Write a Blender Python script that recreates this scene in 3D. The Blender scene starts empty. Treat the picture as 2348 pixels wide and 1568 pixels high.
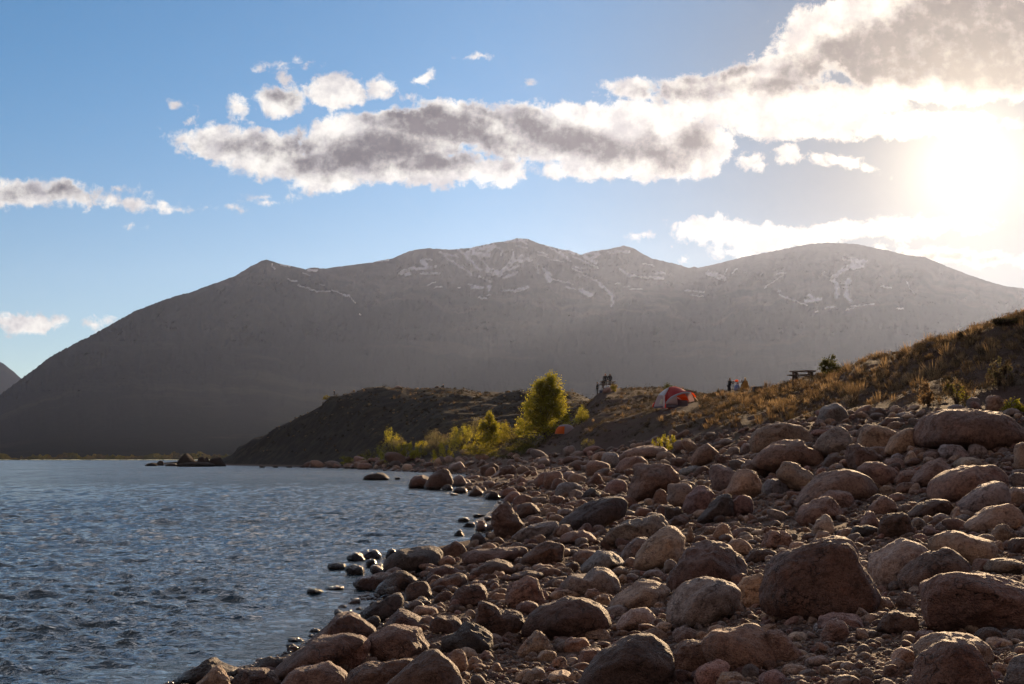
import bpy, bmesh, math, random
import numpy as np
from mathutils import Vector, Matrix

rng = np.random.default_rng(7)
random.seed(7)
SC = bpy.context.scene
COL = SC.collection
F = 3260.0; U0 = 1173.5; VH = 1050.0; HC = 2.2
R = math.radians

def wp(u, v, d):
    return ((u-U0)*d/F, d, HC+(VH-v)*d/F)

# ------------------------------------------------------------------ helpers
def tag(o, label=None, cat=None, group=None, kind=None):
    if label: o['label'] = label
    if cat: o['category'] = cat
    if group: o['group'] = group
    if kind: o['kind'] = kind
    return o

def mesh_np(name, verts, faces, mat=None, smooth=True, parent=None, attr=None, loc=None):
    """faces: int array (n,3) or (n,4)"""
    verts = np.asarray(verts, np.float32); faces = np.asarray(faces, np.int32)
    me = bpy.data.meshes.new(name)
    n, k = faces.shape
    me.vertices.add(len(verts)); me.vertices.foreach_set('co', verts.ravel())
    me.loops.add(n*k); me.loops.foreach_set('vertex_index', faces.ravel())
    me.polygons.add(n)
    me.polygons.foreach_set('loop_start', np.arange(0, n*k, k, dtype=np.int32))
    me.polygons.foreach_set('loop_total', np.full(n, k, np.int32))
    if smooth: me.polygons.foreach_set('use_smooth', np.ones(n, bool))
    me.update(calc_edges=True)
    if attr:
        for an, av in attr.items():
            av = np.asarray(av, np.float32)
            if av.ndim == 1:
                a = me.attributes.new(an, 'FLOAT', 'POINT'); a.data.foreach_set('value', av)
            else:
                a = me.attributes.new(an, 'FLOAT_COLOR', 'POINT')
                c4 = np.ones((len(av), 4), np.float32); c4[:, :3] = av
                a.data.foreach_set('color', c4.ravel())
    if mat: me.materials.append(mat)
    o = bpy.data.objects.new(name, me); COL.objects.link(o)
    if loc is not None: o.location = loc
    if parent: o.parent = parent
    return o

def empty(name, loc, rz=0):
    o = bpy.data.objects.new(name, None); COL.objects.link(o)
    o.location = loc; o.rotation_euler = (0, 0, rz)
    o.empty_display_size = 0.2
    return o

def _hash(ix, iy, iz, seed):
    h = (ix.astype(np.int64)*374761393 + iy.astype(np.int64)*668265263 + iz.astype(np.int64)*2147483647 + seed*1274126177) & 0xFFFFFFFF
    h = ((h ^ (h >> 13))*1274126177) & 0xFFFFFFFF
    h = h ^ (h >> 16)
    return (h & 0xFFFF)/65535.0*2-1

def vnoise(p, seed=0):
    """smooth value noise, p (n,3) -> [-1,1]"""
    p = np.asarray(p, float); i = np.floor(p).astype(np.int64); f = p-i
    f = f*f*f*(f*(f*6-15)+10)
    r = 0
    for dx in (0, 1):
        wx = f[:, 0] if dx else 1-f[:, 0]
        for dy in (0, 1):
            wy = f[:, 1] if dy else 1-f[:, 1]
            for dz in (0, 1):
                wz = f[:, 2] if dz else 1-f[:, 2]
                r = r+wx*wy*wz*_hash(i[:, 0]+dx, i[:, 1]+dy, i[:, 2]+dz, seed)
    return r

def fbm(p, seed=0, octv=4, gain=.5, lac=2.03, ridged=False):
    a = 1.0; s = 0; r = 0; p = np.asarray(p, float)
    for k in range(octv):
        n = vnoise(p, seed+k*17)
        if ridged: n = 1-2*np.abs(n)
        r = r+a*n; s += a; a *= gain; p = p*lac+13.7
    return r/s

def P2(x, y, z=None):
    x = np.asarray(x, float); y = np.asarray(y, float)
    return np.stack([x, y, np.zeros_like(x) if z is None else np.asarray(z, float)+0*x], 1)

# ------------------------------------------------------------------ materials
class NT:
    def __init__(s, mat):
        s.m = mat; s.t = mat.node_tree; s.t.nodes.clear()
    def n(s, typ, props=None, **inp):
        nd = s.t.nodes.new(typ)
        for k, v in (props or {}).items(): setattr(nd, k, v)
        for k, v in inp.items():
            key = int(k[1:]) if k[0] == 'i' and k[1:].isdigit() else k.replace('_', ' ')
            s.set(nd.inputs[key], v)
        return nd
    def set(s, sock, v):
        if isinstance(v, bpy.types.NodeSocket): s.t.links.new(v, sock)
        elif isinstance(v, bpy.types.Node): s.t.links.new(v.outputs[0], sock)
        else: sock.default_value = v
    def math(s, op, a, b=None, c=None, clamp=False):
        nd = s.t.nodes.new('ShaderNodeMath'); nd.operation = op; nd.use_clamp = clamp
        for i, v in enumerate((a, b, c)):
            if v is not None: s.set(nd.inputs[i], v)
        return nd.outputs[0]
    def vmath(s, op, a, b=None, scale=None, out=0):
        nd = s.t.nodes.new('ShaderNodeVectorMath'); nd.operation = op
        s.set(nd.inputs[0], a)
        if b is not None: s.set(nd.inputs[1], b)
        if scale is not None: s.set(nd.inputs['Scale'], scale)
        return nd.outputs[out]
    def mix(s, f, a, b, blend='MIX', clampf=True):
        nd = s.t.nodes.new('ShaderNodeMix'); nd.data_type = 'RGBA'; nd.blend_type = blend
        s.set(nd.inputs[0], f); s.set(nd.inputs[6], a); s.set(nd.inputs[7], b)
        return nd.outputs[2]
    def noise(s, vec, scale, detail=4, rough=.55, out='Fac', dist=0):
        nd = s.n('ShaderNodeTexNoise', Scale=scale, Detail=detail, Roughness=rough, Distortion=dist)
        if vec is not None: s.set(nd.inputs['Vector'], vec)
        return nd.outputs[out]
    def ramp(s, f, lo, hi, a=0., b=1., smooth=True):
        nd = s.n('ShaderNodeMapRange', {'interpolation_type': 'SMOOTHSTEP' if smooth else 'LINEAR'})
        s.set(nd.inputs['Value'], f); s.set(nd.inputs['From Min'], lo); s.set(nd.inputs['From Max'], hi)
        s.set(nd.inputs['To Min'], a); s.set(nd.inputs['To Max'], b)
        return nd.outputs[0]
    def bump(s, h, strength=.5, dist=.02, normal=None):
        nd = s.n('ShaderNodeBump', Height=h, Strength=strength, Distance=dist)
        if normal is not None: s.set(nd.inputs['Normal'], normal)
        return nd.outputs[0]

def newmat(name):
    m = bpy.data.materials.new(name); m.use_nodes = True
    return m, NT(m)

def c4(c): return (c[0], c[1], c[2], 1.0)

def rock_mat(name, src, wet=True, gscale=1.0):
    """src: 'object' uses the object's own colour, 'attr' the tint stored per stone"""
    m, t = newmat(name)
    geo = t.n('ShaderNodeNewGeometry'); tc = t.n('ShaderNodeTexCoord')
    oi = t.n('ShaderNodeObjectInfo')
    if src == 'object':
        base = oi.outputs['Color']
        vec = t.vmath('ADD', tc.outputs['Object'], t.vmath('SCALE', (31., 17., 23.), scale=oi.outputs['Random']))
    else:
        base = t.n('ShaderNodeAttribute', {'attribute_name': 'tint'}).outputs['Color']
        vec = tc.outputs['Object']
    n1 = t.noise(vec, 1.7*gscale, 5, .6)
    n2 = t.noise(vec, 9*gscale, 4, .6)
    sp = t.noise(vec, 75*gscale, 3, .75)
    sp2 = t.noise(vec, 38*gscale, 2, .8)
    col = t.mix(t.ramp(n1, .38, .66), base, t.mix(1.0, base, (1.45, 1.38, 1.30, 1), 'MULTIPLY'))
    col = t.mix(t.ramp(n2, .50, .68, 0, .75), col, t.mix(1.0, col, (.42, .36, .34, 1), 'MULTIPLY'))
    # iron-red staining
    n3 = t.noise(t.vmath('ADD', vec, (7.3, 2.1, 4.4)), 2.6*gscale, 3, .5)
    col = t.mix(t.ramp(n3, .56, .74, 0, .55), col, t.mix(1.0, col, (1.15, .86, .72, 1), 'MULTIPLY'))
    sp3 = t.noise(vec, 19*gscale, 3, .8)
    col = t.mix(t.ramp(sp3, .49, .60, 0, .7), col, t.mix(1.0, col, (.45, .41, .42, 1), 'MULTIPLY'))
    # mineral grains
    col = t.mix(t.ramp(sp, .53, .63, 0, .8), col, t.mix(1.0, col, (.34, .32, .34, 1), 'MULTIPLY'))
    col = t.mix(t.ramp(sp2, .58, .70, 0, .65), col, t.mix(1.0, col, (1.9, 1.8, 1.7, 1), 'MULTIPLY'))
    rough = .72
    bs = t.n('ShaderNodeBsdfPrincipled')
    if wet:
        sep = t.n('ShaderNodeSeparateXYZ', Vector=geo.outputs['Position'])
        wz = t.math('ADD', sep.outputs[2], t.math('MULTIPLY', t.math('SUBTRACT', n2, .5), .25))
        w = t.ramp(wz, .12, .34, 1, 0)
        col = t.mix(w, col, t.mix(1.0, col, (.30, .29, .30, 1), 'MULTIPLY'))
        rough = t.ramp(wz, .12, .34, .16, .72)
    t.set(bs.inputs['Base Color'], col); t.set(bs.inputs['Roughness'], rough)
    bs.inputs['Specular IOR Level'].default_value = .4
    h = t.math('ADD', t.math('MULTIPLY', n2, 1.0), t.math('MULTIPLY', sp2, .30))
    h = t.math('ADD', h, t.math('MULTIPLY', sp, .18))
    h = t.math('ADD', h, t.math('MULTIPLY', sp3, .5))
    # a few cracks, only on part of the faces
    cr = t.n('ShaderNodeTexVoronoi', {'feature': 'DISTANCE_TO_EDGE'}, Scale=1.5*gscale)
    t.set(cr.inputs['Vector'], t.vmath('ADD', vec, t.vmath('SCALE', t.noise(vec, 2.2, 4, .65, 'Color'), scale=1.1)))
    cm = t.math('MULTIPLY', t.ramp(cr.outputs['Distance'], .022, 0), t.ramp(n3, .46, .56))
    h = t.math('SUBTRACT', h, t.math('MULTIPLY', cm, .8))
    t.set(bs.inputs['Base Color'], t.mix(t.math('MULTIPLY', cm, .65), col, t.mix(1.0, col, (.35, .33, .33, 1), 'MULTIPLY')))
    t.set(bs.inputs['Normal'], t.bump(h, 1.0, .07))
    out = t.n('ShaderNodeOutputMaterial', Surface=bs.outputs[0])
    return m

def simple_mat(name, col, rough=.7, spec=.3, vary=.25, scale=6, metallic=0, transl=0, bump=.0):
    m, t = newmat(name)
    tc = t.n('ShaderNodeTexCoord'); n = t.noise(tc.outputs['Object'], scale, 3, .6)
    c = t.mix(n, c4([x*(1-vary) for x in col]), c4([min(1, x*(1+vary)) for x in col]))
    bs = t.n('ShaderNodeBsdfPrincipled', Roughness=rough, Metallic=metallic)
    bs.inputs['Specular IOR Level'].default_value = spec
    t.set(bs.inputs['Base Color'], c)
    if bump: t.set(bs.inputs['Normal'], t.bump(n, bump, .02))
    sh = bs.outputs[0]
    if transl:
        tr = t.n('ShaderNodeBsdfTranslucent'); t.set(tr.inputs['Color'], c)
        mx = t.n('ShaderNodeMixShader', i0=transl); t.set(mx.inputs[1], sh); t.set(mx.inputs[2], tr.outputs[0]); sh = mx.outputs[0]
    t.n('ShaderNodeOutputMaterial', Surface=sh)
    return m

def leaf_mat(name, transl=.5, rough=.6):
    m, t = newmat(name)
    base = t.n('ShaderNodeAttribute', {'attribute_name': 'tint'}).outputs['Color']
    df = t.n('ShaderNodeBsdfDiffuse'); t.set(df.inputs['Color'], base)
    tr = t.n('ShaderNodeBsdfTranslucent'); t.set(tr.inputs['Color'], t.mix(1.0, base, (1.15, 1.1, .8, 1), 'MULTIPLY'))
    mx = t.n('ShaderNodeMixShader', i0=transl, i1=df.outputs[0], i2=tr.outputs[0])
    t.n('ShaderNodeOutputMaterial', Surface=mx.outputs[0])
    return m

M = {}
M['boulder'] = rock_mat('granite_boulder', 'object')
M['cobble'] = rock_mat('cobble_stone', 'attr', gscale=1.6)
M['headrock'] = simple_mat('dark_headland_rock', (.045, .036, .032), 1.0, .05, .4, .8, bump=1.0)
M['leaf'] = leaf_mat('backlit_leaves', .68)
M['dry'] = leaf_mat('dry_grass', .45)
M['scrub'] = leaf_mat('sage_scrub', .28)
M['bark'] = simple_mat('bark', (.09, .065, .05), .9, .2, .4, 12, bump=.6)
HAZE_D = 1.35e-5; HAZE_G = .66; HAZE_C = (.51, .645, 1.0, 1)
SKY_S = .066; SKY_TINT = (.49, .90, 1.08, 1); SKY_HOR = (.99, .94, .92, 1); SKY_DUST = .2; SKY_NEAR = .18
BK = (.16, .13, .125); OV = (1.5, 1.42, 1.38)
K_W = .60; K_D = .33; GLOW1 = .75; GLOW2 = .13
SUN_E = 5.0; EXPO = 0.68
# ------------------------------------------------------------------ terrain height
SH_D = np.array([2, 5, 8, 11, 13.85, 14.3, 14.85, 15.0, 15.8, 17.1, 20.6, 23, 25, 27.9, 31.5, 34.8, 35.7, 38.6, 41.5, 49.8, 59.8, 74.7, 84, 98, 112, 179, 189, 211, 247, 299, 377, 422, 478, 495, 515, 540, 700])
SH_U = np.array([-6900, -1990, -660, 60, 380, 420, 534, 570, 640, 704, 837, 875, 811, 879, 879, 1013, 1077, 1143, 1110, 1088, 1128, 1141, 1073, 1035, 1062, 1066, 1051, 989, 890, 802, 600, 500, 330, 420, 900, 9000, 90000])
SH_X = (SH_U-U0)*SH_D/F
def Zv(d, v): return HC+d*(VH-v)/F
# columns: u -> list of (d, z)
near = [(2, .35), (8, .4), (20, .5), (50, .65), (100, 1.0)]
TAB = {
 -3000: near+[(300, 1), (470, 1), (620, 1)],
 330: near+[(300, 1), (455, .8), (478, .35), (520, .2), (620, .2)],
 430: near+[(300, 1), (440, .9), (455, 1.2), (478, .6), (520, .2), (620, .2)],
 500: near+[(300, 1), (425, Zv(425, 1062)), (440, Zv(440, 1055)), (470, 1.4), (520, 0), (620, -1)],
 530: near+[(300, 1), (410, Zv(410, 1063)), (425, Zv(425, 1049)), (460, 3), (520, 0), (620, -1)],
 550: near+[(300, 1), (400, Zv(400, 1062)), (410, Zv(410, 1042)), (425, Zv(425, 1025)), (460, 5), (520, 0), (620, -1)],
 590: near+[(300, 1), (385, Zv(385, 1062)), (398, Zv(398, 1030)), (415, Zv(415, 1006)), (460, 7), (520, 0), (620, -1)],
 640: near+[(300, 1), (362, Zv(362, 1062)), (378, Zv(378, 1018)), (402, Zv(402, 979)), (460, 9), (520, 0), (620, -1)],
 700: near+[(300, 1), (345, Zv(345, 1062)), (362, Zv(362, 1012)), (396, Zv(396, 949)), (460, 12), (520, 0), (620, -1)],
 760: near+[(300, 1.0), (322, Zv(322, 1062)), (338, Zv(338, 1012)), (362, Zv(362, 945)), (387, Zv(387, 908)), (430, 16), (470, 10), (520, 0), (620, -1)],
 850: near+[(240, .9), (285, Zv(285, 1065)), (298, Zv(298, 1052)), (312, Zv(312, 1022)), (337, Zv(337, 952)), (362, Zv(362, 902)), (382, Zv(382, 884)), (430, 20), (520, 5), (620, -1)],
 1000: near+[(190, .9), (215, Zv(215, 1070)), (235, Zv(235, 1052)), (257, Zv(257, 1022)), (292, Zv(292, 962)), (332, Zv(332, 915)), (366, Zv(366, 896)), (430, 20), (520, 8), (620, 0)],
 1100: near+[(150, 1.1), (190, Zv(190, 1062)), (215, Zv(215, 1040)), (240, Zv(240, 1010)), (280, Zv(280, 960)), (315, Zv(315, 922)), (352, Zv(352, 900)), (430, 19), (620, 4)],
 1200: near+[(128, 1.4), (160, Zv(160, 1048)), (175, Zv(175, 1020)), (187, Zv(187, 1004)), (215, 5.2), (262, Zv(262, 962)), (302, Zv(302, 926)), (342, Zv(342, 898)), (430, 19), (620, 6)],
 1300: [(2, .4), (8, .45), (20, .5), (50, .8), (90, 1.2), (118, Zv(118, 1064)), (134, Zv(134, 1045)), (148, Zv(148, 1012)), (158, Zv(158, 987)), (166, 5.5), (205, 6.2), (262, Zv(262, 933)), (332, Zv(332, 900)), (430, 18), (620, 10)],
 1390: [(2, .4), (8, .45), (20, .52), (45, .75), (75, Zv(75, 1100)), (98, Zv(98, 1056)), (113, Zv(113, 1034)), (124, Zv(124, 1000)), (134, Zv(134, 969)), (152, 6.0), (176, Zv(176, 934)), (197, Zv(197, 889)), (216, 12.3), (330, 13.5), (620, 12)],
 1545: [(2, .45), (8, .5), (14.5, .62), (21, .64), (34, .75), (58, Zv(58, 1100)), (79, Zv(79, 1034)), (88, Zv(88, 1010)), (101, Zv(101, 968)), (116, Zv(116, 930)), (124, 6.85), (142, 7.2), (185, Zv(185, 905)), (222, Zv(222, 889)), (300, 13), (620, 13)],
 1700: [(2, .5), (8, .6), (13.5, .74), (19, .78), (28, .95), (42, Zv(42, 1100)), (54, Zv(54, 1034)), (61, Zv(61, 1002)), (78, Zv(78, 955)), (109, Zv(109, 911)), (145, Zv(145, 896)), (170, 9.3), (300, 10), (620, 11)],
 1850: [(2, .6), (8, .7), (13, .8), (18, .85), (26, 1.05), (36, Zv(36, 1100)), (42, Zv(42, 1034)), (46, Zv(46, 990)), (62, Zv(62, 945)), (80, Zv(80, 908)), (108, Zv(108, 868)), (140, 8.6), (300, 10), (620, 11)],
 2000: [(2, .65), (8, .8), (12.5, .86), (17, .92), (23, 1.15), (31, Zv(31, 1100)), (37, Zv(37, 1034)), (42, Zv(42, 985)), (46, Zv(46, 960)), (57, Zv(57, 908)), (77, Zv(77, 822)), (85, 8.1), (110, 8.6), (300, 10), (620, 11)],
 2130: [(2, .7), (8, .85), (12, .9), (16, .96), (22, 1.2), (28, Zv(28, 1100)), (33, Zv(33, 1034)), (38, Zv(38, 960)), (43, Zv(43, 935)), (53, Zv(53, 870)), (66, Zv(66, 785)), (74, 7.9), (110, 9), (300, 10), (620, 11)],
 2347: [(2, .75), (8, .93), (12, .94), (16, 1.02), (21, 1.25), (26, Zv(26, 1100)), (31, Zv(31, 1030)), (36, Zv(36, 962)), (39, Zv(39, 935)), (48, Zv(48, 830)), (58, Zv(58, 722)), (66, 8.5), (110, 10), (300, 11), (620, 11)],
 2700: [(2, .8), (8, 1.0), (14, 1.1), (20, 1.4), (26, 2.6), (32, 4.2), (40, 6.2), (52, 9.2), (66, 10.5), (110, 12), (300, 12), (620, 12)],
 5000: [(2, 1.), (8, 2.0), (14, 3.1), (20, 5), (30, 8), (52, 11), (110, 12), (620, 12)],
}
TU = np.array(sorted(TAB)); TLD = []; TZ = []
for k in TU:
    a = np.array(TAB[k]); TLD.append(np.log(a[:, 0])); TZ.append(a[:, 1])

def Zraw(u, d):
    u = np.clip(np.asarray(u, float), TU[0], TU[-1]); d = np.asarray(d, float)
    ld = np.log(np.clip(d, 2, 620))
    cols = np.stack([np.interp(ld, TLD[i], TZ[i]) for i in range(len(TU))])
    j = np.clip(np.searchsorted(TU, u, 'right')-1, 0, len(TU)-2)
    f = (u-TU[j])/(TU[j+1]-TU[j])
    f = f*f*(3-2*f)*.5+f*.5
    idx = np.arange(len(u))
    return cols[j, idx]*(1-f)+cols[j+1, idx]*f

def ground(x, y):
    x = np.atleast_1d(np.asarray(x, float)); y = np.atleast_1d(np.asarray(y, float))
    yy = np.maximum(y, 2.0)
    u = U0+F*x/yy
    zt = Zraw(u, yy)
    s = x-np.interp(yy, SH_D, SH_X)
    sl = np.interp(yy, [10, 60, 150, 300, 400], [.20, .20, .25, .45, .7])
    a = sl*s+.022*np.maximum(s-3, 0)**2; k = .25
    h = np.clip(.5+.5*(zt-a)/k, 0, 1)
    zin = zt*(1-h)+a*h-k*h*(1-h)
    z = np.where(s > 0, np.maximum(zin, np.minimum(a*.3, .3)), np.maximum(.16*s, -2.5))
    hi = np.clip((z-.4)/2.5, 0, 1)
    p = P2(x, y)
    z = z+hi*(.45*fbm(p/9, 3, 3)+.16*fbm(p/2.2, 5, 3))+.035*fbm(p/.55, 9, 3)*np.clip(s*2+.5, .2, 1)
    far = np.clip((yy-170)/120, 0, 1)*np.clip((z-1.5)/4, 0, 1)
    z = z+far*(1.5*fbm(p/22, 21, 4, ridged=True)-.4+.7*fbm(p/5.5, 27, 3))
    return z

def hit(u, v, dmin=5, dmax=600, water=True):
    d = np.exp(np.linspace(math.log(dmin), math.log(dmax), 900))
    z = ground((u-U0)*d/F, d)
    if water: z = np.maximum(z, 0)
    vg = VH-F*(z-HC)/d
    ok = np.where(vg <= v)[0]
    i = ok[0] if len(ok) else len(d)-1
    return float(d[i]), float(z[i])

# grid in direction / log-distance so that detail follows the eye but everything is real ground
def grid_faces(nu, nd):
    i = np.arange(nu-1)[None, :]; j = np.arange(nd-1)[:, None]
    a = j*nu+i
    return np.stack([a, a+1, a+nu+1, a+nu], -1).reshape(-1, 4)

gu = np.concatenate([np.linspace(-3000, 300, 60), np.linspace(306, 2500, 620), np.linspace(2510, 5000, 60)])
gd = np.exp(np.concatenate([np.linspace(math.log(2), math.log(8), 30), np.linspace(math.log(8.1), math.log(600), 620)]))
UU, DD = np.meshgrid(gu, gd)
X = ((UU-U0)*DD/F).ravel(); Y = DD.ravel()
Z = ground(X, Y)
m, t = newmat('beach_and_hillside_ground')
geo = t.n('ShaderNodeNewGeometry'); pos = geo.outputs['Position']
sep = t.n('ShaderNodeSeparateXYZ', Vector=pos)
na = t.noise(pos, .35, 4, .6); nb = t.noise(pos, 3.5, 5, .65); nc = t.noise(pos, 28, 3, .7)
vor = t.n('ShaderNodeTexVoronoi', {'feature': 'F1'}, Vector=pos, Scale=22)
grav = t.mix(nc, (.05, .036, .03, 1), (.19, .135, .105, 1))
grav = t.mix(t.ramp(vor.outputs['Color'], .2, .9, 0, .6), grav, (.24, .18, .145, 1))
dirt = t.mix(nb, (.045, .027, .022, 1), (.115, .070, .052, 1))
dirt = t.mix(t.ramp(na, .45, .65), dirt, (.085, .062, .040, 1))
dirt = t.mix(t.ramp(nc, .5, .8, 0, .5), dirt, (.035, .026, .018, 1))
yz = sep.outputs[1]
isbank = t.ramp(t.math('ADD', sep.outputs[2], t.math('MULTIPLY', nb, .8)), 2.3, 3.3)
col = t.mix(isbank, grav, dirt)
# the far headland is covered in dark low scrub
head = t.ramp(t.math('ADD', yz, t.math('MULTIPLY', na, 60)), 220, 290)
scr = t.mix(nb, (.014, .012, .010, 1), (.045, .034, .025, 1))
scr = t.mix(t.ramp(na, .45, .62, 0, .7), scr, (.060, .048, .030, 1))
col = t.mix(t.math('MULTIPLY', head, t.ramp(sep.outputs[2], .15, .7)), col, scr)
wz = t.math('ADD', sep.outputs[2], t.math('MULTIPLY', nb, .1))
col = t.mix(t.ramp(wz, .12, .30, 1, 0), col, t.mix(1.0, col, (.32, .3, .3, 1), 'MULTIPLY'))
bs = t.n('ShaderNodeBsdfPrincipled', Base_Color=col, Roughness=t.ramp(wz, .1, .28, .3, .9))
bs.inputs['Specular IOR Level'].default_value = .06
h = t.math('ADD', t.math('MULTIPLY', vor.outputs['Distance'], -.8), t.math('ADD', nc, nb))
t.set(bs.inputs['Normal'], t.bump(h, .9, .05))
t.n('ShaderNodeOutputMaterial', Surface=bs.outputs[0])
tag(mesh_np('ground', np.stack([X, Y, Z], 1), grid_faces(len(gu), len(gd)), m), kind='structure')

# ------------------------------------------------------------------ lake
wu = np.concatenate([np.linspace(-2600, -60, 90), np.linspace(-55, 1250, 470), np.linspace(1270, 2600, 30)])
vv = np.concatenate([np.linspace(2600, 1650, 50), np.linspace(1645, 1200, 760), 1054.2+145*np.linspace(1, 0, 420)**1.35])
wd = F*HC/(vv-VH)
UU, DD = np.meshgrid(wu, wd)
X = ((UU-U0)*DD/F).ravel(); Y = DD.ravel()
cell = np.maximum(np.gradient(wd)[:, None]*np.ones_like(UU), DD*2.8/F).ravel()
warp = fbm(P2(X, Y)/6, 77, 2)*.9
hgt = np.zeros_like(X); r2 = np.random.default_rng(5)
gust = 1+.55*fbm(P2(X/14, Y/26), 91, 3)
for k in range(60):
    lam = .16*(14**(k/59.))
    ang = r2.normal(math.radians(-98), .48)
    kx, ky = math.cos(ang)*2*math.pi/lam, math.sin(ang)*2*math.pi/lam
    ph = kx*X+ky*Y+r2.uniform(0, 6.28)+warp*2*math.pi/max(lam, .8)*.35
    amp = .0088*lam**.50*r2.uniform(.6, 1.3)
    fade = np.clip((lam/cell-1.4)/1.4, 0, 1)
    s1 = np.sin(ph)
    hgt += amp*fade*(s1+.28*(s1*s1-.5)*1.3)
shal = np.clip(-(X-np.interp(Y, SH_D, SH_X))/2.0, .15, 1)
hgt = hgt*gust*shal
m, t = newmat('lake_water')
geo = t.n('ShaderNodeNewGeometry'); pos = geo.outputs['Position']
sp = t.n('ShaderNodeMapping', {'vector_type': 'POINT'}, Vector=pos, Scale=(1.0, 1.7, 1.0), Rotation=(0, 0, .12))
f1 = t.noise(sp, 3.0, 4, .6, dist=.6); f2 = t.noise(sp, .95, 4, .6, dist=.5)
w2 = t.noise(sp, 10, 3, .6)
mid = t.noise(t.n('ShaderNodeMapping', {'vector_type': 'POINT'}, Vector=pos, Scale=(.75, .30, 1), Rotation=(0, 0, -.08)), 1.0, 4, .65, dist=.4)
fr = t.noise(t.n('ShaderNodeMapping', {'vector_type': 'POINT'}, Vector=pos, Scale=(.42, .060, 1), Rotation=(0, 0, .02)), 1.0, 5, .7, dist=.3)
sep = t.n('ShaderNodeSeparateXYZ', Vector=pos)
yy_ = sep.outputs[1]
h = t.math('MULTIPLY', f2, t.ramp(yy_, 20, 60, .05, .19))
h = t.math('ADD', h, t.math('MULTIPLY', f1, t.ramp(yy_, 14, 60, .090, .13)))
h = t.math('ADD', h, t.math('MULTIPLY', w2, t.ramp(yy_, 14, 60, .019, .022)))
h = t.math('ADD', h, t.math('MULTIPLY', mid, t.ramp(yy_, 30, 100, 0, .55)))
h = t.math('ADD', h, t.math('MULTIPLY', fr, t.ramp(yy_, 80, 260, 0, 1.1)))
bs = t.n('ShaderNodeBsdfPrincipled', Base_Color=(.022, .048, .062, 1), IOR=1.46)
t.set(bs.inputs['Roughness'], t.ramp(t.math('POWER', sep.outputs[1], .5), 4.2, 13, .06, .17, smooth=False))
bs.inputs['Specular IOR Level'].default_value = .75
nb1 = t.bump(h, 1.0, 1.0)
# small facets of the chop that the mesh is too coarse to carry with distance
c1 = t.noise(sp, 2.6, 3, .6, 'Color'); c2 = t.noise(t.n('ShaderNodeMapping', {'vector_type': 'POINT'}, Vector=pos, Scale=(.55, .11, 1), Rotation=(0, 0, .03)), 1.0, 4, .65, 'Color')
cc_ = t.vmath('ADD', t.vmath('SCALE', t.vmath('SUBTRACT', c1, (.5, .5, .5)), scale=1.25), t.vmath('SCALE', t.vmath('SUBTRACT', c2, (.5, .5, .5)), scale=t.ramp(yy_, 40, 160, .35, 1.25)))
c3 = t.noise(t.n('ShaderNodeMapping', {'vector_type': 'POINT'}, Vector=pos, Scale=(.16, .014, 1), Rotation=(0, 0, .01)), 1.0, 5, .75, 'Color')
cc_ = t.vmath('ADD', cc_, t.vmath('SCALE', t.vmath('SUBTRACT', c3, (.5, .5, .5)), scale=t.ramp(yy_, 90, 300, 0, 1.3)))
cc_ = t.vmath('MULTIPLY', cc_, (1., 1.35, 0.))
cc_ = t.vmath('SCALE', cc_, scale=t.ramp(yy_, 12, 60, .35, 1.0))
t.set(bs.inputs['Normal'], t.vmath('NORMALIZE', t.vmath('ADD', nb1, cc_)))
t.n('ShaderNodeOutputMaterial', Surface=bs.outputs[0])
tag(mesh_np('lake_water', np.stack([X, Y, hgt], 1), grid_faces(len(wu), len(wd)), m), kind='structure')

# ------------------------------------------------------------------ mountains
RU = [-900, -500, -250, 0, 50, 82, 110, 150, 200, 255, 310, 332, 400, 432, 540, 575, 600, 612, 640, 700, 712, 745, 760, 850, 900, 940, 980, 1030, 1080, 1130, 1170, 1185, 1210, 1237, 1280, 1305, 1332, 1352, 1400, 1430, 1452, 1492, 1550, 1580, 1591, 1600, 1650, 1700, 1780, 1850, 1900, 1960, 2040, 2085, 2120, 2180, 2250, 2300, 2347, 2500, 2800, 3300]
RV = [1030, 1010, 980, 906, 868, 846, 822, 800, 775, 745, 714, 705, 680, 672, 632, 610, 598, 595, 604, 617, 613, 616, 613, 602, 592, 575, 569, 572, 568, 557, 551, 546, 547, 559, 570, 574, 584, 577, 570, 563, 569, 592, 605, 614, 611, 614, 603, 590, 574, 560, 556, 559, 575, 586, 589, 615, 640, 655, 661, 700, 760, 860]
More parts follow.
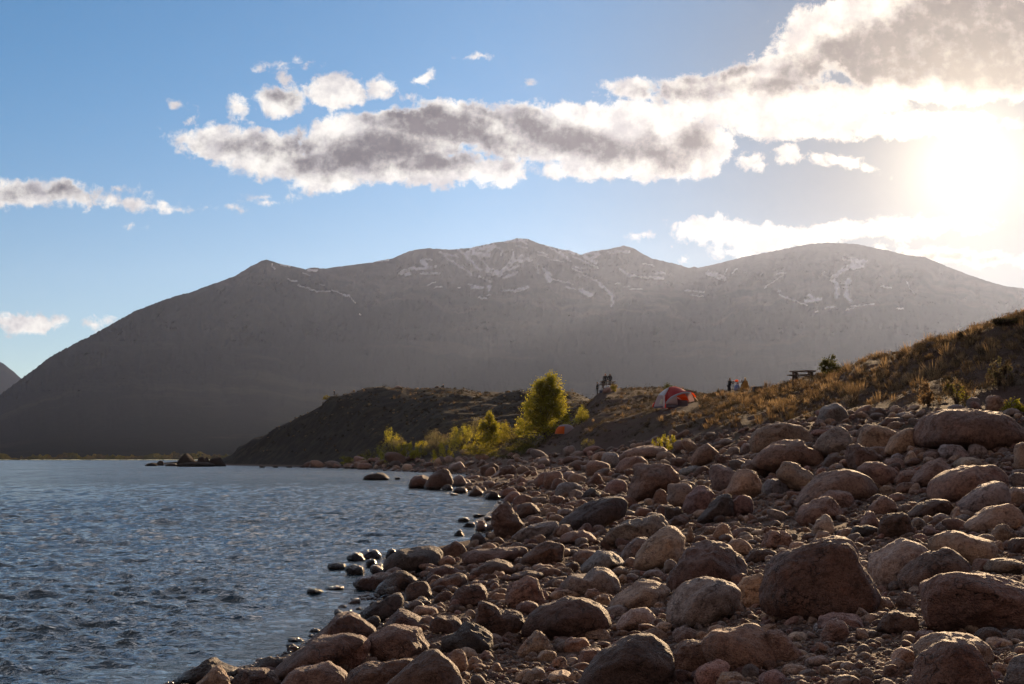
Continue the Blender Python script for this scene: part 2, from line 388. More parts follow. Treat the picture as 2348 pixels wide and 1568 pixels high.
def strokes():
    A = (1.677, 1500, 920); B = (1.682, 2700, 920); C = (1.5653, 0, 980)
    SA = "430,150,560,180,12 470,175,655,298,10 560,130,700,270,13 590,150,710,270,10 640,130,790,112,26 620,152,760,168,26 700,180,790,110,22 700,190,770,260,8 750,270,810,280,26 790,290,850,290,24 840,300,930,180,22 850,280,990,170,18 900,270,960,240,12 870,320,950,280,10 970,210,1030,190,16 1040,205,1050,200,14 920,140,930,170,12 700,310,780,345,12 870,75,1020,66,13 960,62,1010,95,11 950,105,1020,120,5 800,95,830,120,14 840,120,845,170,7 320,210,340,240,26 270,265,410,245,17 300,290,430,290,10 165,290,255,255,18 200,300,230,290,16 320,195,370,200,7 1150,100,1310,205,12 1240,125,1340,160,11 1250,150,1300,200,18 1080,145,1160,165,6 1090,165,1170,185,4 1170,195,1260,212,4 1330,180,1490,255,9 1370,160,1500,150,16 1400,180,1480,220,22 1440,200,1500,160,20 1570,150,1700,145,14 1640,265,1700,295,8 1700,305,1920,325,12 1880,290,1940,290,12 1790,225,1870,240,4 1100,235,1090,290,7 1120,255,1180,300,12 1150,300,1170,340,24 1190,330,1330,360,6 1330,260,1400,290,7 1400,300,1480,335,7 1480,335,1550,400,11 1550,400,1590,440,15 1590,440,1590,510,13 1350,250,1410,258,6 620,360,670,372,5 650,385,720,385,16 770,375,760,410,13 850,405,920,405,8 930,410,1020,385,18 740,438,770,436,5 685,450,740,460,9 550,385,570,388,4 1290,385,1340,395,8 1370,400,1440,435,26 1600,360,1640,358,4 1660,385,1700,378,4 1710,395,1790,392,4 390,385,450,380,4 355,370,395,348,4 2090,408,2200,418,6 2110,430,2190,445,6 2240,285,2340,330,20 0,207,90,200,7"
    SB = "220,285,320,320,30 340,300,350,265,8 380,290,410,262,6 680,295,735,288,6 600,390,720,300,4 690,410,700,412,14 700,435,880,505,6 870,480,980,465,18 900,440,940,470,18 1130,190,1280,210,18 1200,240,1250,230,44 1060,320,1180,240,22 1050,330,1100,380,22 1090,380,1080,450,18 1160,340,1150,450,26 1150,460,1190,480,14 1190,510,1330,500,6 1000,525,1070,518,7 940,550,960,545,6 1150,540,1200,520,6 1480,530,1530,530,5 1390,380,1450,390,9 70,408,190,418,7 1000,285,1010,285,10 1560,350,1600,430,6"
    SCC = "1800,210,1860,230,5 1870,250,1990,295,6 1990,290,2070,290,7 2080,280,2180,320,6 2000,240,2040,252,3 2180,320,2225,365,3 1760,118,1820,130,12 1930,155,1980,160,14 1890,170,1935,188,5 1700,120,1720,150,6 2250,430,2260,440,4"
    o = []
    for (s, ox, oy), txt in ((A, SA), (B, SB), (C, SCC)):
        for q in txt.split():
            a = [float(w) for w in q.split(',')]
            g = lambda x, y: ((ox+x/s)/1.7445, (oy+y/s)/1.7445)
            o.append((*g(a[0], a[1]), *g(a[2], a[3]), a[4]/s/1.7445/2))
    return o
mu = np.concatenate([np.linspace(-900, -15, 90), np.linspace(-12, 2380, 1500), np.linspace(2390, 3300, 90)])
nt = 300
tt = np.linspace(0, 1, nt)
UM, TM = np.meshgrid(mu, tt)
vr = np.interp(UM, RU, RV)
# tree tops and crags roughen the skyline of the wooded shoulder
rough = fbm(P2(UM.ravel()/7., 0*UM.ravel()), 41, 3).reshape(UM.shape)
wood = np.clip((520-UM)/250, 0, 1)
spike = np.abs(vnoise(P2(UM.ravel()/3.1, 0*UM.ravel()), 44)).reshape(UM.shape)
vr = vr+(rough*1.2-wood*3.2*spike)*TM**14
vb = 1053.6
VM = vb+(vr-vb)*TM
D0 = 1433.0
DR = np.interp(UM, [-900, 0, 300, 600, 1000, 1200, 1600, 1900, 2350, 3300], [3600, 4600, 5600, 7400, 9300, 10000, 9600, 9200, 8500, 7500])
pm = np.stack([UM.ravel()/95, VM.ravel()/120, 0*UM.ravel()], 1)
rel = fbm(pm, 61, 6, .55, ridged=True).reshape(UM.shape)
gul = fbm(np.stack([(UM.ravel()+(VM.ravel()-600)*.9)/38, (VM.ravel()-.3*UM.ravel())/60, 0*UM.ravel()], 1), 63, 4, .55, ridged=True).reshape(UM.shape)
DMm = D0+(DR-D0)*TM**.82
env = np.clip(TM*1.7, 0, 1)**1.6*np.clip((1-TM)*9+.12, 0, 1)
DMm = DMm*(1+env*(.055*rel+.010*gul))
XM = (UM-U0)*DMm/F; ZM = HC+(VH-VM)*DMm/F
# back slope
nb_ = 14; kb = np.arange(1, nb_+1)[:, None]/nb_
XB = XM[-1][None, :]*(1+kb*.16); YB = DMm[-1][None, :]*(1+kb*.16); ZB = ZM[-1][None, :]*(1-kb**1.1)
XX = np.vstack([XM, XB]); YY = np.vstack([DMm, YB]); ZZ = np.vstack([ZM, ZB])
# snow cover
snow = np.zeros(UM.shape)
wob = fbm(np.stack([UM.ravel()/5, VM.ravel()/5, 0*UM.ravel()], 1), 71, 4).reshape(UM.shape)
wob2 = fbm(np.stack([UM.ravel()/9, VM.ravel()/9, 0*UM.ravel()], 1), 74, 3).reshape(UM.shape)
Uw = UM+wob2*6; Vw = VM+wob*3
for (x0, y0, x1, y1, w) in strokes():
    lo, hi = min(x0, x1)-w-12, max(x0, x1)+w+12
    cs = np.where((mu > lo) & (mu < hi))[0]
    if not len(cs): continue
    sl = slice(cs[0], cs[-1]+1)
    dx, dy = x1-x0, y1-y0; L = dx*dx+dy*dy+1e-6
    q = np.clip(((Uw[:, sl]-x0)*dx+(Vw[:, sl]-y0)*dy)/L, 0, 1)
    dist = np.hypot(Uw[:, sl]-x0-q*dx, Vw[:, sl]-y0-q*dy)
    snow[:, sl] = np.maximum(snow[:, sl], np.clip((w*1.15-dist)/1.6+.5, 0, 1))
snow = snow*np.clip(1.1+1.4*wob, 0, 1)
snow = np.vstack([snow, np.zeros((nb_, len(mu)))])
m, t = newmat('mountain_slopes')
geo = t.n('ShaderNodeNewGeometry'); pos = geo.outputs['Position']
sep = t.n('ShaderNodeSeparateXYZ', Vector=pos)
n1 = t.noise(pos, .0016, 6, .62); n2 = t.noise(pos, .012, 5, .65); n3 = t.noise(pos, .05, 3, .7)
tl = t.ramp(t.math('ADD', sep.outputs[2], t.math('MULTIPLY', t.math('SUBTRACT', n1, .5), 900)), 800, 1150)
forest = t.mix(n3, (.015, .019, .024, 1), (.026, .030, .034, 1))
forest = t.mix(t.ramp(n1, .52, .66, 0, .5), forest, (.045, .043, .040, 1))
rockc = t.mix(n2, (.045, .042, .050, 1), (.115, .104, .110, 1))
col = t.mix(tl, forest, rockc)
at = t.n('ShaderNodeAttribute', {'attribute_name': 'snow'})
col = t.mix(at.outputs['Fac'], col, (.60, .62, .67, 1))
bs = t.n('ShaderNodeBsdfDiffuse', Color=col, Roughness=.6)
t.set(bs.inputs['Normal'], t.bump(t.math('ADD', n2, t.math('MULTIPLY', n3, .08)), .22, 45))
t.n('ShaderNodeOutputMaterial', Surface=bs.outputs[0])
M['mount'] = m
tag(mesh_np('mountain_range', np.stack([XX.ravel(), YY.ravel(), ZZ.ravel()], 1), grid_faces(len(mu), nt+nb_), m,
            attr={'snow': snow.ravel()}), kind='structure')
# farther hill peeping out at the far left
hu = np.linspace(-900, 260, 240); ht = np.linspace(0, 1, 60)
UM, TM = np.meshgrid(hu, ht)
vr = np.interp(UM, [-900, -300, -120, 0, 12, 30, 50, 80, 130, 260], [900, 760, 775, 829, 836, 851, 868, 893, 930, 1010])
vr = vr+1.3*fbm(P2(UM.ravel()/8, 0*UM.ravel()), 47, 3).reshape(UM.shape)
VM = 1052+(vr-1052)*TM
DM2 = 5200+5200*TM**.8
DM2 = DM2*(1+.03*fbm(np.stack([UM.ravel()/60, VM.ravel()/60, 0*UM.ravel()], 1), 66, 4, ridged=True).reshape(UM.shape)*np.clip((1-TM)*8, 0, 1))
XX = (UM-U0)*DM2/F; ZZ = HC+(VH-VM)*DM2/F
XX = np.vstack([XX, XX[-1:]*1.12]); YY = np.vstack([DM2, DM2[-1:]*1.12]); ZZ = np.vstack([ZZ, 0*ZZ[-1:]])
tag(mesh_np('distant_hill', np.stack([XX.ravel(), YY.ravel(), ZZ.ravel()], 1), grid_faces(len(hu), 61), M['mount'],
            attr={'snow': np.zeros(XX.size)}), kind='structure')

# ------------------------------------------------------------------ haze
bm = bmesh.new(); bmesh.ops.create_cube(bm, size=1)
me = bpy.data.meshes.new('haze'); bm.to_mesh(me); bm.free()
hz = bpy.data.objects.new('haze', me); COL.objects.link(hz)
hz.scale = (24000, 16000, 1780); hz.location = (0, 8000-2500, 890-5)
m = bpy.data.materials.new('hazy_air'); m.use_nodes = True
t = NT(m)
pv = t.n('ShaderNodeVolumePrincipled', Color=HAZE_C, Density=HAZE_D, Anisotropy=HAZE_G)
t.n('ShaderNodeOutputMaterial', Volume=pv.outputs[0])
me.materials.append(m)
tag(hz, kind='stuff')
# ------------------------------------------------------------------ boulders
CR = {'1': (700, 2036, 2.2362), '2': (1700, 2036, 2.2362), '3': (2550, 2036, 2.24), '4': (3250, 2036, 2.24),
      '5': (1400, 1750, 2.6089), '6': (2200, 1700, 2.348), '7': (3000, 1550, 2.1423), '8': (500, 1450, 2.348)}
def cv_(c, x, y):
    ox, oy, s = CR[c]
    return ((ox+x/s)/1.7445, (oy+y/s)/1.7445)
CC = {'bd': ((0.160, 0.096, 0.073), 'dark brown'), 'br': ((0.287, 0.175, 0.132), 'brown'), 'tn': ((0.405, 0.272, 0.194), 'tan'),
      'gy': ((0.310, 0.242, 0.213), 'grey'), 'pk': ((0.320, 0.190, 0.161), 'pinkish'), 'pl': ((0.502, 0.383, 0.296), 'pale'),
      'dk': ((0.090, 0.070, 0.064), 'blackish'), 'bg': ((0.310, 0.283, 0.285), 'bluish grey')}
# crop | colour | description | outline
BIG = """
4|bd|huge mottled dark brown boulder with a steep rounded back|-430,840 -420,600 -370,500 -260,400 -60,310 80,275 200,253 300,255 410,330 480,440 560,580 600,730 570,820 480,900 150,950 -120,980 -330,900
4|br|massive speckled boulder with a pale top band, cut by the frame|915,800 920,720 975,620 1060,570 1200,530 1400,542 1600,590 1895,690 2080,800 2100,920 1980,1060 1500,1105 1150,1100 990,1060 925,940
4|br|coarse speckled round boulder at the bottom edge|870,1390 890,1300 960,1220 1080,1170 1330,1160 1420,1190 1500,1270 1590,1400 1600,1568 1560,1700 900,1700 830,1560
4|tn|smooth tan boulder leaning behind the coarse speckled one|920,1260 1000,1165 1160,1115 1330,1115 1480,1150 1570,1230 1630,1330 1600,1420 1300,1450 1000,1420
4|gy|big grey egg-shaped boulder with a lit crown|500,440 600,350 720,280 860,258 960,290 1030,370 1010,480 950,620 800,690 620,690 530,600
4|bd|dark kidney-shaped boulder with a notch in its top|775,640 790,570 860,470 1000,395 1120,385 1160,345 1220,340 1320,390 1390,500 1380,580 1100,690 920,715 830,695
4|tn|banded boulder with pale streaks along its top|1000,290 1060,220 1200,185 1380,190 1490,240 1600,290 1625,360 1560,470 1410,530 1200,430 1050,375
3|bd|blocky dark boulder with a bright flat top|270,690 290,560 400,370 440,330 520,295 760,300 850,350 940,440 970,540 930,640 700,700 400,740 310,730
3|gy|large smooth grey dome of granite|235,880 250,810 300,760 360,700 460,650 640,622 780,630 870,670 930,730 945,860 850,960 600,1020 330,1035 250,1000
3|br|broad two-toned boulder pale on one side, purple-brown on the other|570,1240 600,1160 700,1090 860,1040 1000,1010 1080,1020 1160,1090 1220,1190 1250,1290 1230,1400 1080,1470 850,1470 650,1370
3|br|thin brown fin of rock with a sunlit edge|1150,1090 1250,1060 1330,1090 1380,1180 1455,1345 1300,1370 1180,1340
3|tn|tan shoulder of rock wedged against the huge mottled boulder|900,690 960,610 1100,550 1160,620 1180,850 1050,880 940,860
2|gy|long two-humped slab, pale grey with a brown end|1535,270 1600,180 1740,110 1980,85 2050,30 2100,50 2175,165 2080,290 1730,355 1580,335
2|tn|lumpy tan outcrop with knobs on top|1885,440 1940,330 2100,200 2200,140 2290,150 2340,230 2350,400 2250,530 1950,540 1890,490
2|bd|great dark dome at the bottom with sun on its flank|1380,1600 1400,1500 1450,1400 1580,1280 1800,1150 2000,1130 2130,1200 2200,1290 2225,1420 2200,1560 2150,1720 1420,1720
2|bd|rough dark boulder with a crusted silver top|885,1080 920,960 1040,870 1250,805 1450,800 1580,860 1650,950 1675,1030 1500,1100 1300,1165 1050,1170 900,1130
2|gy|speckled grey boulder with a hump at one end|1210,680 1280,570 1450,570 1500,520 1620,515 1700,590 1750,700 1690,770 1400,780 1250,730
2|tn|wide low tan boulder sloping both ways|1655,830 1750,740 1960,620 2050,630 2240,735 2150,810 2100,890 1800,895 1680,880
2|br|square-shouldered upright block of brown granite|725,720 740,650 820,610 920,605 1010,640 1050,720 1060,820 1000,880 780,880 730,820
2|bd|angular boulder with a broad golden sunlit face|450,990 470,860 500,815 600,840 850,930 905,1000 880,1075 800,1100 650,1150 480,1110
2|dk|jagged blackish boulder with a crumbly crown|120,1150 250,1110 310,1030 430,1000 550,1060 620,1150 610,1250 400,1295 150,1240
2|bd|tall dark hump rising from the bottom edge|-350,1568 -150,1400 0,1280 120,1262 250,1330 320,1420 370,1568 370,1720 -340,1720
2|gy|speckled grey loaf-shaped stone|1700,1040 1740,960 1830,885 1970,880 2050,940 2072,1000 1980,1085 1720,1080
2|tn|triangular tan stone with a rounded tip|835,1270 900,1180 990,1088 1060,1110 1150,1200 1155,1265 1000,1320 870,1315
2|bd|long level slab of brown rock near the water|335,400 370,365 560,345 900,318 975,345 880,450 560,490 360,485
2|bd|dark boulder with a pale vein low on its side|860,440 1000,330 1080,290 1180,300 1265,310 1265,370 1235,460 1050,500 900,480
2|bd|long dark arched boulder like a turtle shell|345,575 500,480 640,447 740,470 825,540 740,600 420,610
2|bg|long pale grey boulder with a shadowed end|1375,540 1430,470 1560,365 1650,365 1760,430 1825,505 1700,520 1450,570
2|gy|smooth grey egg of granite|1755,410 1800,320 1900,250 2020,238 2000,290 1900,410 1860,475 1780,465
2|bg|grooved grey slab tilting towards the lake|738,272 830,190 960,140 1190,98 1205,145 1100,245 900,278
5|bd|tall pyramid-shaped boulder at the water's edge with a golden edge|1458,780 1540,700 1640,668 1700,740 1805,905 1750,960 1650,1048 1540,1048 1500,950 1478,880
5|dk|big wet black boulder on the shore|358,1300 390,1250 520,1170 700,1135 880,1128 950,1160 978,1220 930,1320 850,1385 600,1410 370,1400
5|br|brown boulder just beyond the big wet black one|950,1160 1060,1085 1110,1078 1180,1110 1215,1170 1170,1240 1000,1250
2|bd|mound of dark rock behind the golden-edged log-like stone|18,600 60,530 180,503 260,520 350,572 250,610 60,645
2|br|log-like rounded stone with a golden upper edge|48,668 150,610 300,568 372,600 375,655 300,700 90,728
2|bd|low dark boulder with a smooth curved back|230,830 280,720 350,680 480,668 560,710 588,775 500,870 330,880
1|bd|pointed wedge-shaped boulder poking out over the lake|1140,1220 1300,1100 1430,960 1580,910 1620,930 1700,1000 1815,1085 1750,1135 1450,1175 1200,1250
1|bd|long slanting boulder running down to the lake|895,1440 1050,1260 1250,1160 1500,1083 1600,1088 1735,1160 1600,1270 1400,1370 1250,1400 1050,1470 920,1520
1|br|smooth rounded boulder resting on the slanting one|1328,1350 1380,1260 1550,1148 1650,1133 1730,1170 1750,1230 1700,1325 1600,1425 1450,1435 1340,1395
1|dk|wet boulder with a blue sheen on its lake side|1635,930 1750,850 1900,770 2000,743 2080,790 2088,850 2000,940 1850,1010 1700,970
1|bd|brown mound behind the smooth rounded boulder|1850,1040 1900,950 1990,893 2080,910 2200,980 2285,1075 2100,1095 1900,1085
1|br|broad knobbly boulder with sparkling edges|1730,1140 1900,1050 2040,1028 2200,1060 2300,1200 2322,1255 2100,1350 1800,1320 1735,1225
1|br|smooth brown boulder cut by the bottom edge|915,1568 1030,1450 1200,1380 1360,1363 1500,1440 1560,1510 1500,1640 950,1660
1|bd|small lumpy boulder at the lake's bottom corner|510,1520 580,1450 650,1430 800,1425 880,1470 925,1545 850,1640 540,1620
1|tn|square block with a bright golden face by the water|190,1568 300,1440 390,1388 500,1510 500,1610 420,1680 200,1670
1|dk|dark ridge of rock behind the golden-faced block|0,1530 100,1450 240,1350 320,1338 400,1378 595,1442 540,1520 300,1560 50,1550
1|dk|low blackish rock sitting in the shallows|690,1430 750,1350 850,1318 985,1335 960,1410 760,1445
1|bd|flat dark slab between the bottom boulders|1550,1460 1700,1380 2130,1338 2120,1450 1950,1600 1560,1610
1|br|brown boulder with its nose in the water|1585,660 1640,600 1850,563 1955,580 1930,700 1750,730 1620,700
1|bd|wet brown boulder glittering on its landward side|1795,725 1850,650 1970,553 2055,558 2150,620 2185,665 2050,755 1820,755
5|bd|rounded dark boulder standing in the water, smaller of the pair|618,505 630,440 680,400 760,390 830,410 870,530 640,538
5|bd|large peaked boulder standing in the water, bigger of the pair|785,505 830,400 930,343 990,320 1042,370 1068,460 1055,520 900,548 800,538
5|dk|lone dark rock offshore with a flat back|130,425 180,385 300,360 350,362 390,390 408,432 380,445 150,445
6|dk|great dark slab lying in shadow like a whale|88,955 150,860 300,760 520,660 620,643 720,650 752,720 700,860 500,955 250,990 110,975
6|br|big blocky boulder with a split and dark overhang|730,700 728,560 780,380 860,348 1000,352 1120,380 1205,450 1215,530 1120,640 870,680 780,712
6|gy|grey block with a bright level top|1095,710 1108,550 1250,543 1375,558 1350,600 1285,690 1260,770 1150,755
6|pk|pinkish boulder leaning on the bright-topped block|1255,770 1290,650 1380,570 1470,556 1565,640 1540,730 1450,795 1320,835
6|dk|dark leaning boulder like a shark fin|1375,900 1480,760 1610,643 1690,650 1712,740 1705,850 1560,895 1450,905
6|tn|tall upright tan boulder|1630,650 1700,520 1760,418 1850,403 1930,440 1985,560 2020,650 1850,685 1700,675
6|pk|squat pinkish block below the tall upright one|1695,770 1698,690 1780,653 1890,663 1905,745 1885,840 1730,852
6|bg|smooth bluish stone beside the tall upright boulder|1990,570 2060,508 2120,498 2190,560 2245,650 2100,662 2000,652
7|tn|domed tan boulder with even sides|188,730 300,640 420,638 520,700 575,785 440,890 330,870 210,770
6|gy|grey boulder split by a dark groove|1498,490 1508,380 1600,358 1700,385 1748,445 1710,570 1600,622 1520,592
6|br|steep brown boulder near the foot of the bank|1322,310 1380,220 1470,168 1530,200 1598,275 1540,345 1400,380 1330,370
7|tn|great flat-topped boulder with an orange broken end|8,410 70,350 250,293 420,328 500,380 548,445 545,530 400,520 200,500 40,560 10,500
7|br|wide boulder carrying the flat-topped one|-60,650 0,585 100,520 300,448 450,438 480,488 620,530 672,605 600,690 200,720 -40,700
7|gy|broad grey boulder with a crack down its edge|540,450 600,370 690,338 800,338 850,400 905,475 860,580 700,590 570,530
7|bd|dark pyramid-like boulder in front of the cracked one|790,590 850,500 920,478 1020,520 1135,605 1050,660 900,695 830,670
7|tn|tan round-shouldered boulder near the hillside|925,490 950,370 1050,318 1160,323 1252,388 1190,510 1050,540 950,525
7|tn|tan boulder tucked against the giant one|1160,545 1200,430 1330,348 1410,338 1420,500 1250,570
7|br|giant smooth-backed boulder at the foot of the hillside|1378,430 1450,325 1520,240 1640,200 1900,178 2100,208 2200,258 2285,360 2335,435 2240,510 2100,550 1800,545 1450,530 1385,490
7|bg|pale bluish round stone in front of the giant boulder|1605,560 1640,490 1730,468 1800,500 1875,585 1800,620 1620,610
7|br|vast sloping boulder with a smooth whale back|385,1010 480,850 600,740 740,680 850,656 960,708 1035,785 1075,885 980,950 700,980 480,1020
7|br|boulder with a black hollow under its corner|915,700 1000,640 1100,628 1200,668 1275,735 1240,820 1140,865 1040,830
7|br|rounded boulder to the side of the hollowed one|1235,800 1290,720 1370,698 1455,718 1430,810 1280,855
7|br|peaked boulder with a flat facet|1375,810 1450,720 1560,620 1630,593 1700,638 1745,715 1620,800 1450,845
7|br|very long sway-backed boulder|1535,940 1558,800 1680,728 1900,658 2000,650 2080,618 2140,638 2215,775 2190,840 1950,920 1750,965 1590,965
7|gy|long grey boulder with a sunlit spine|1765,1020 1850,930 2000,830 2150,798 2215,855 2210,970 2060,1080 1850,1095
7|bd|low dark boulder with a scalloped top|1340,1100 1450,1000 1560,953 1680,958 1745,1035 1690,1105 1500,1125
7|tn|big tan boulder climbing to a blunt peak|1795,1190 1950,1080 2100,1000 2220,973 2290,1040 2345,1135 2250,1200 2050,1235 1850,1225
7|br|angular brown boulder with a ridge|385,1120 440,1020 560,960 680,938 740,990 815,1075 780,1125 600,1155 430,1175
7|br|dark-edged boulder behind the ridged one|560,960 680,880 780,863 860,888 892,985 885,1060 780,1070 640,1000
7|br|round-topped boulder with two lit seams|980,1070 1050,960 1150,923 1230,960 1265,1060 1150,1095 1010,1105
4|pl|pale knobbly boulder with twin humps|-20,170 40,90 90,70 110,45 150,60 190,120 205,200 150,240 60,230 0,220
8|dk|jagged triangular rock at the tip of the headland|465,970 520,900 580,848 640,900 680,945 720,968
8|dk|round dark rock near the very tip of the headland|285,968 300,930 330,918 360,930 362,968
8|dk|humped rock between the triangular one and the headland|680,960 690,890 730,880 760,895 790,925 800,962
8|dk|lowest outermost rock of the headland tip|170,972 230,945 270,938 300,955 310,972
8|dk|small pointed rock right of the humped headland rock|735,972 752,905 766,880 780,905 800,972
8|dk|low rock ledge joining the triangular rock to the tip|355,974 400,948 440,942 480,948 505,974
8|dk|stepped dark rock where the headland meets the spit|790,974 800,905 850,880 900,886 945,974
8|dk|broad rubble ledge below the headland spit|450,978 500,948 650,934 800,938 885,978
"""
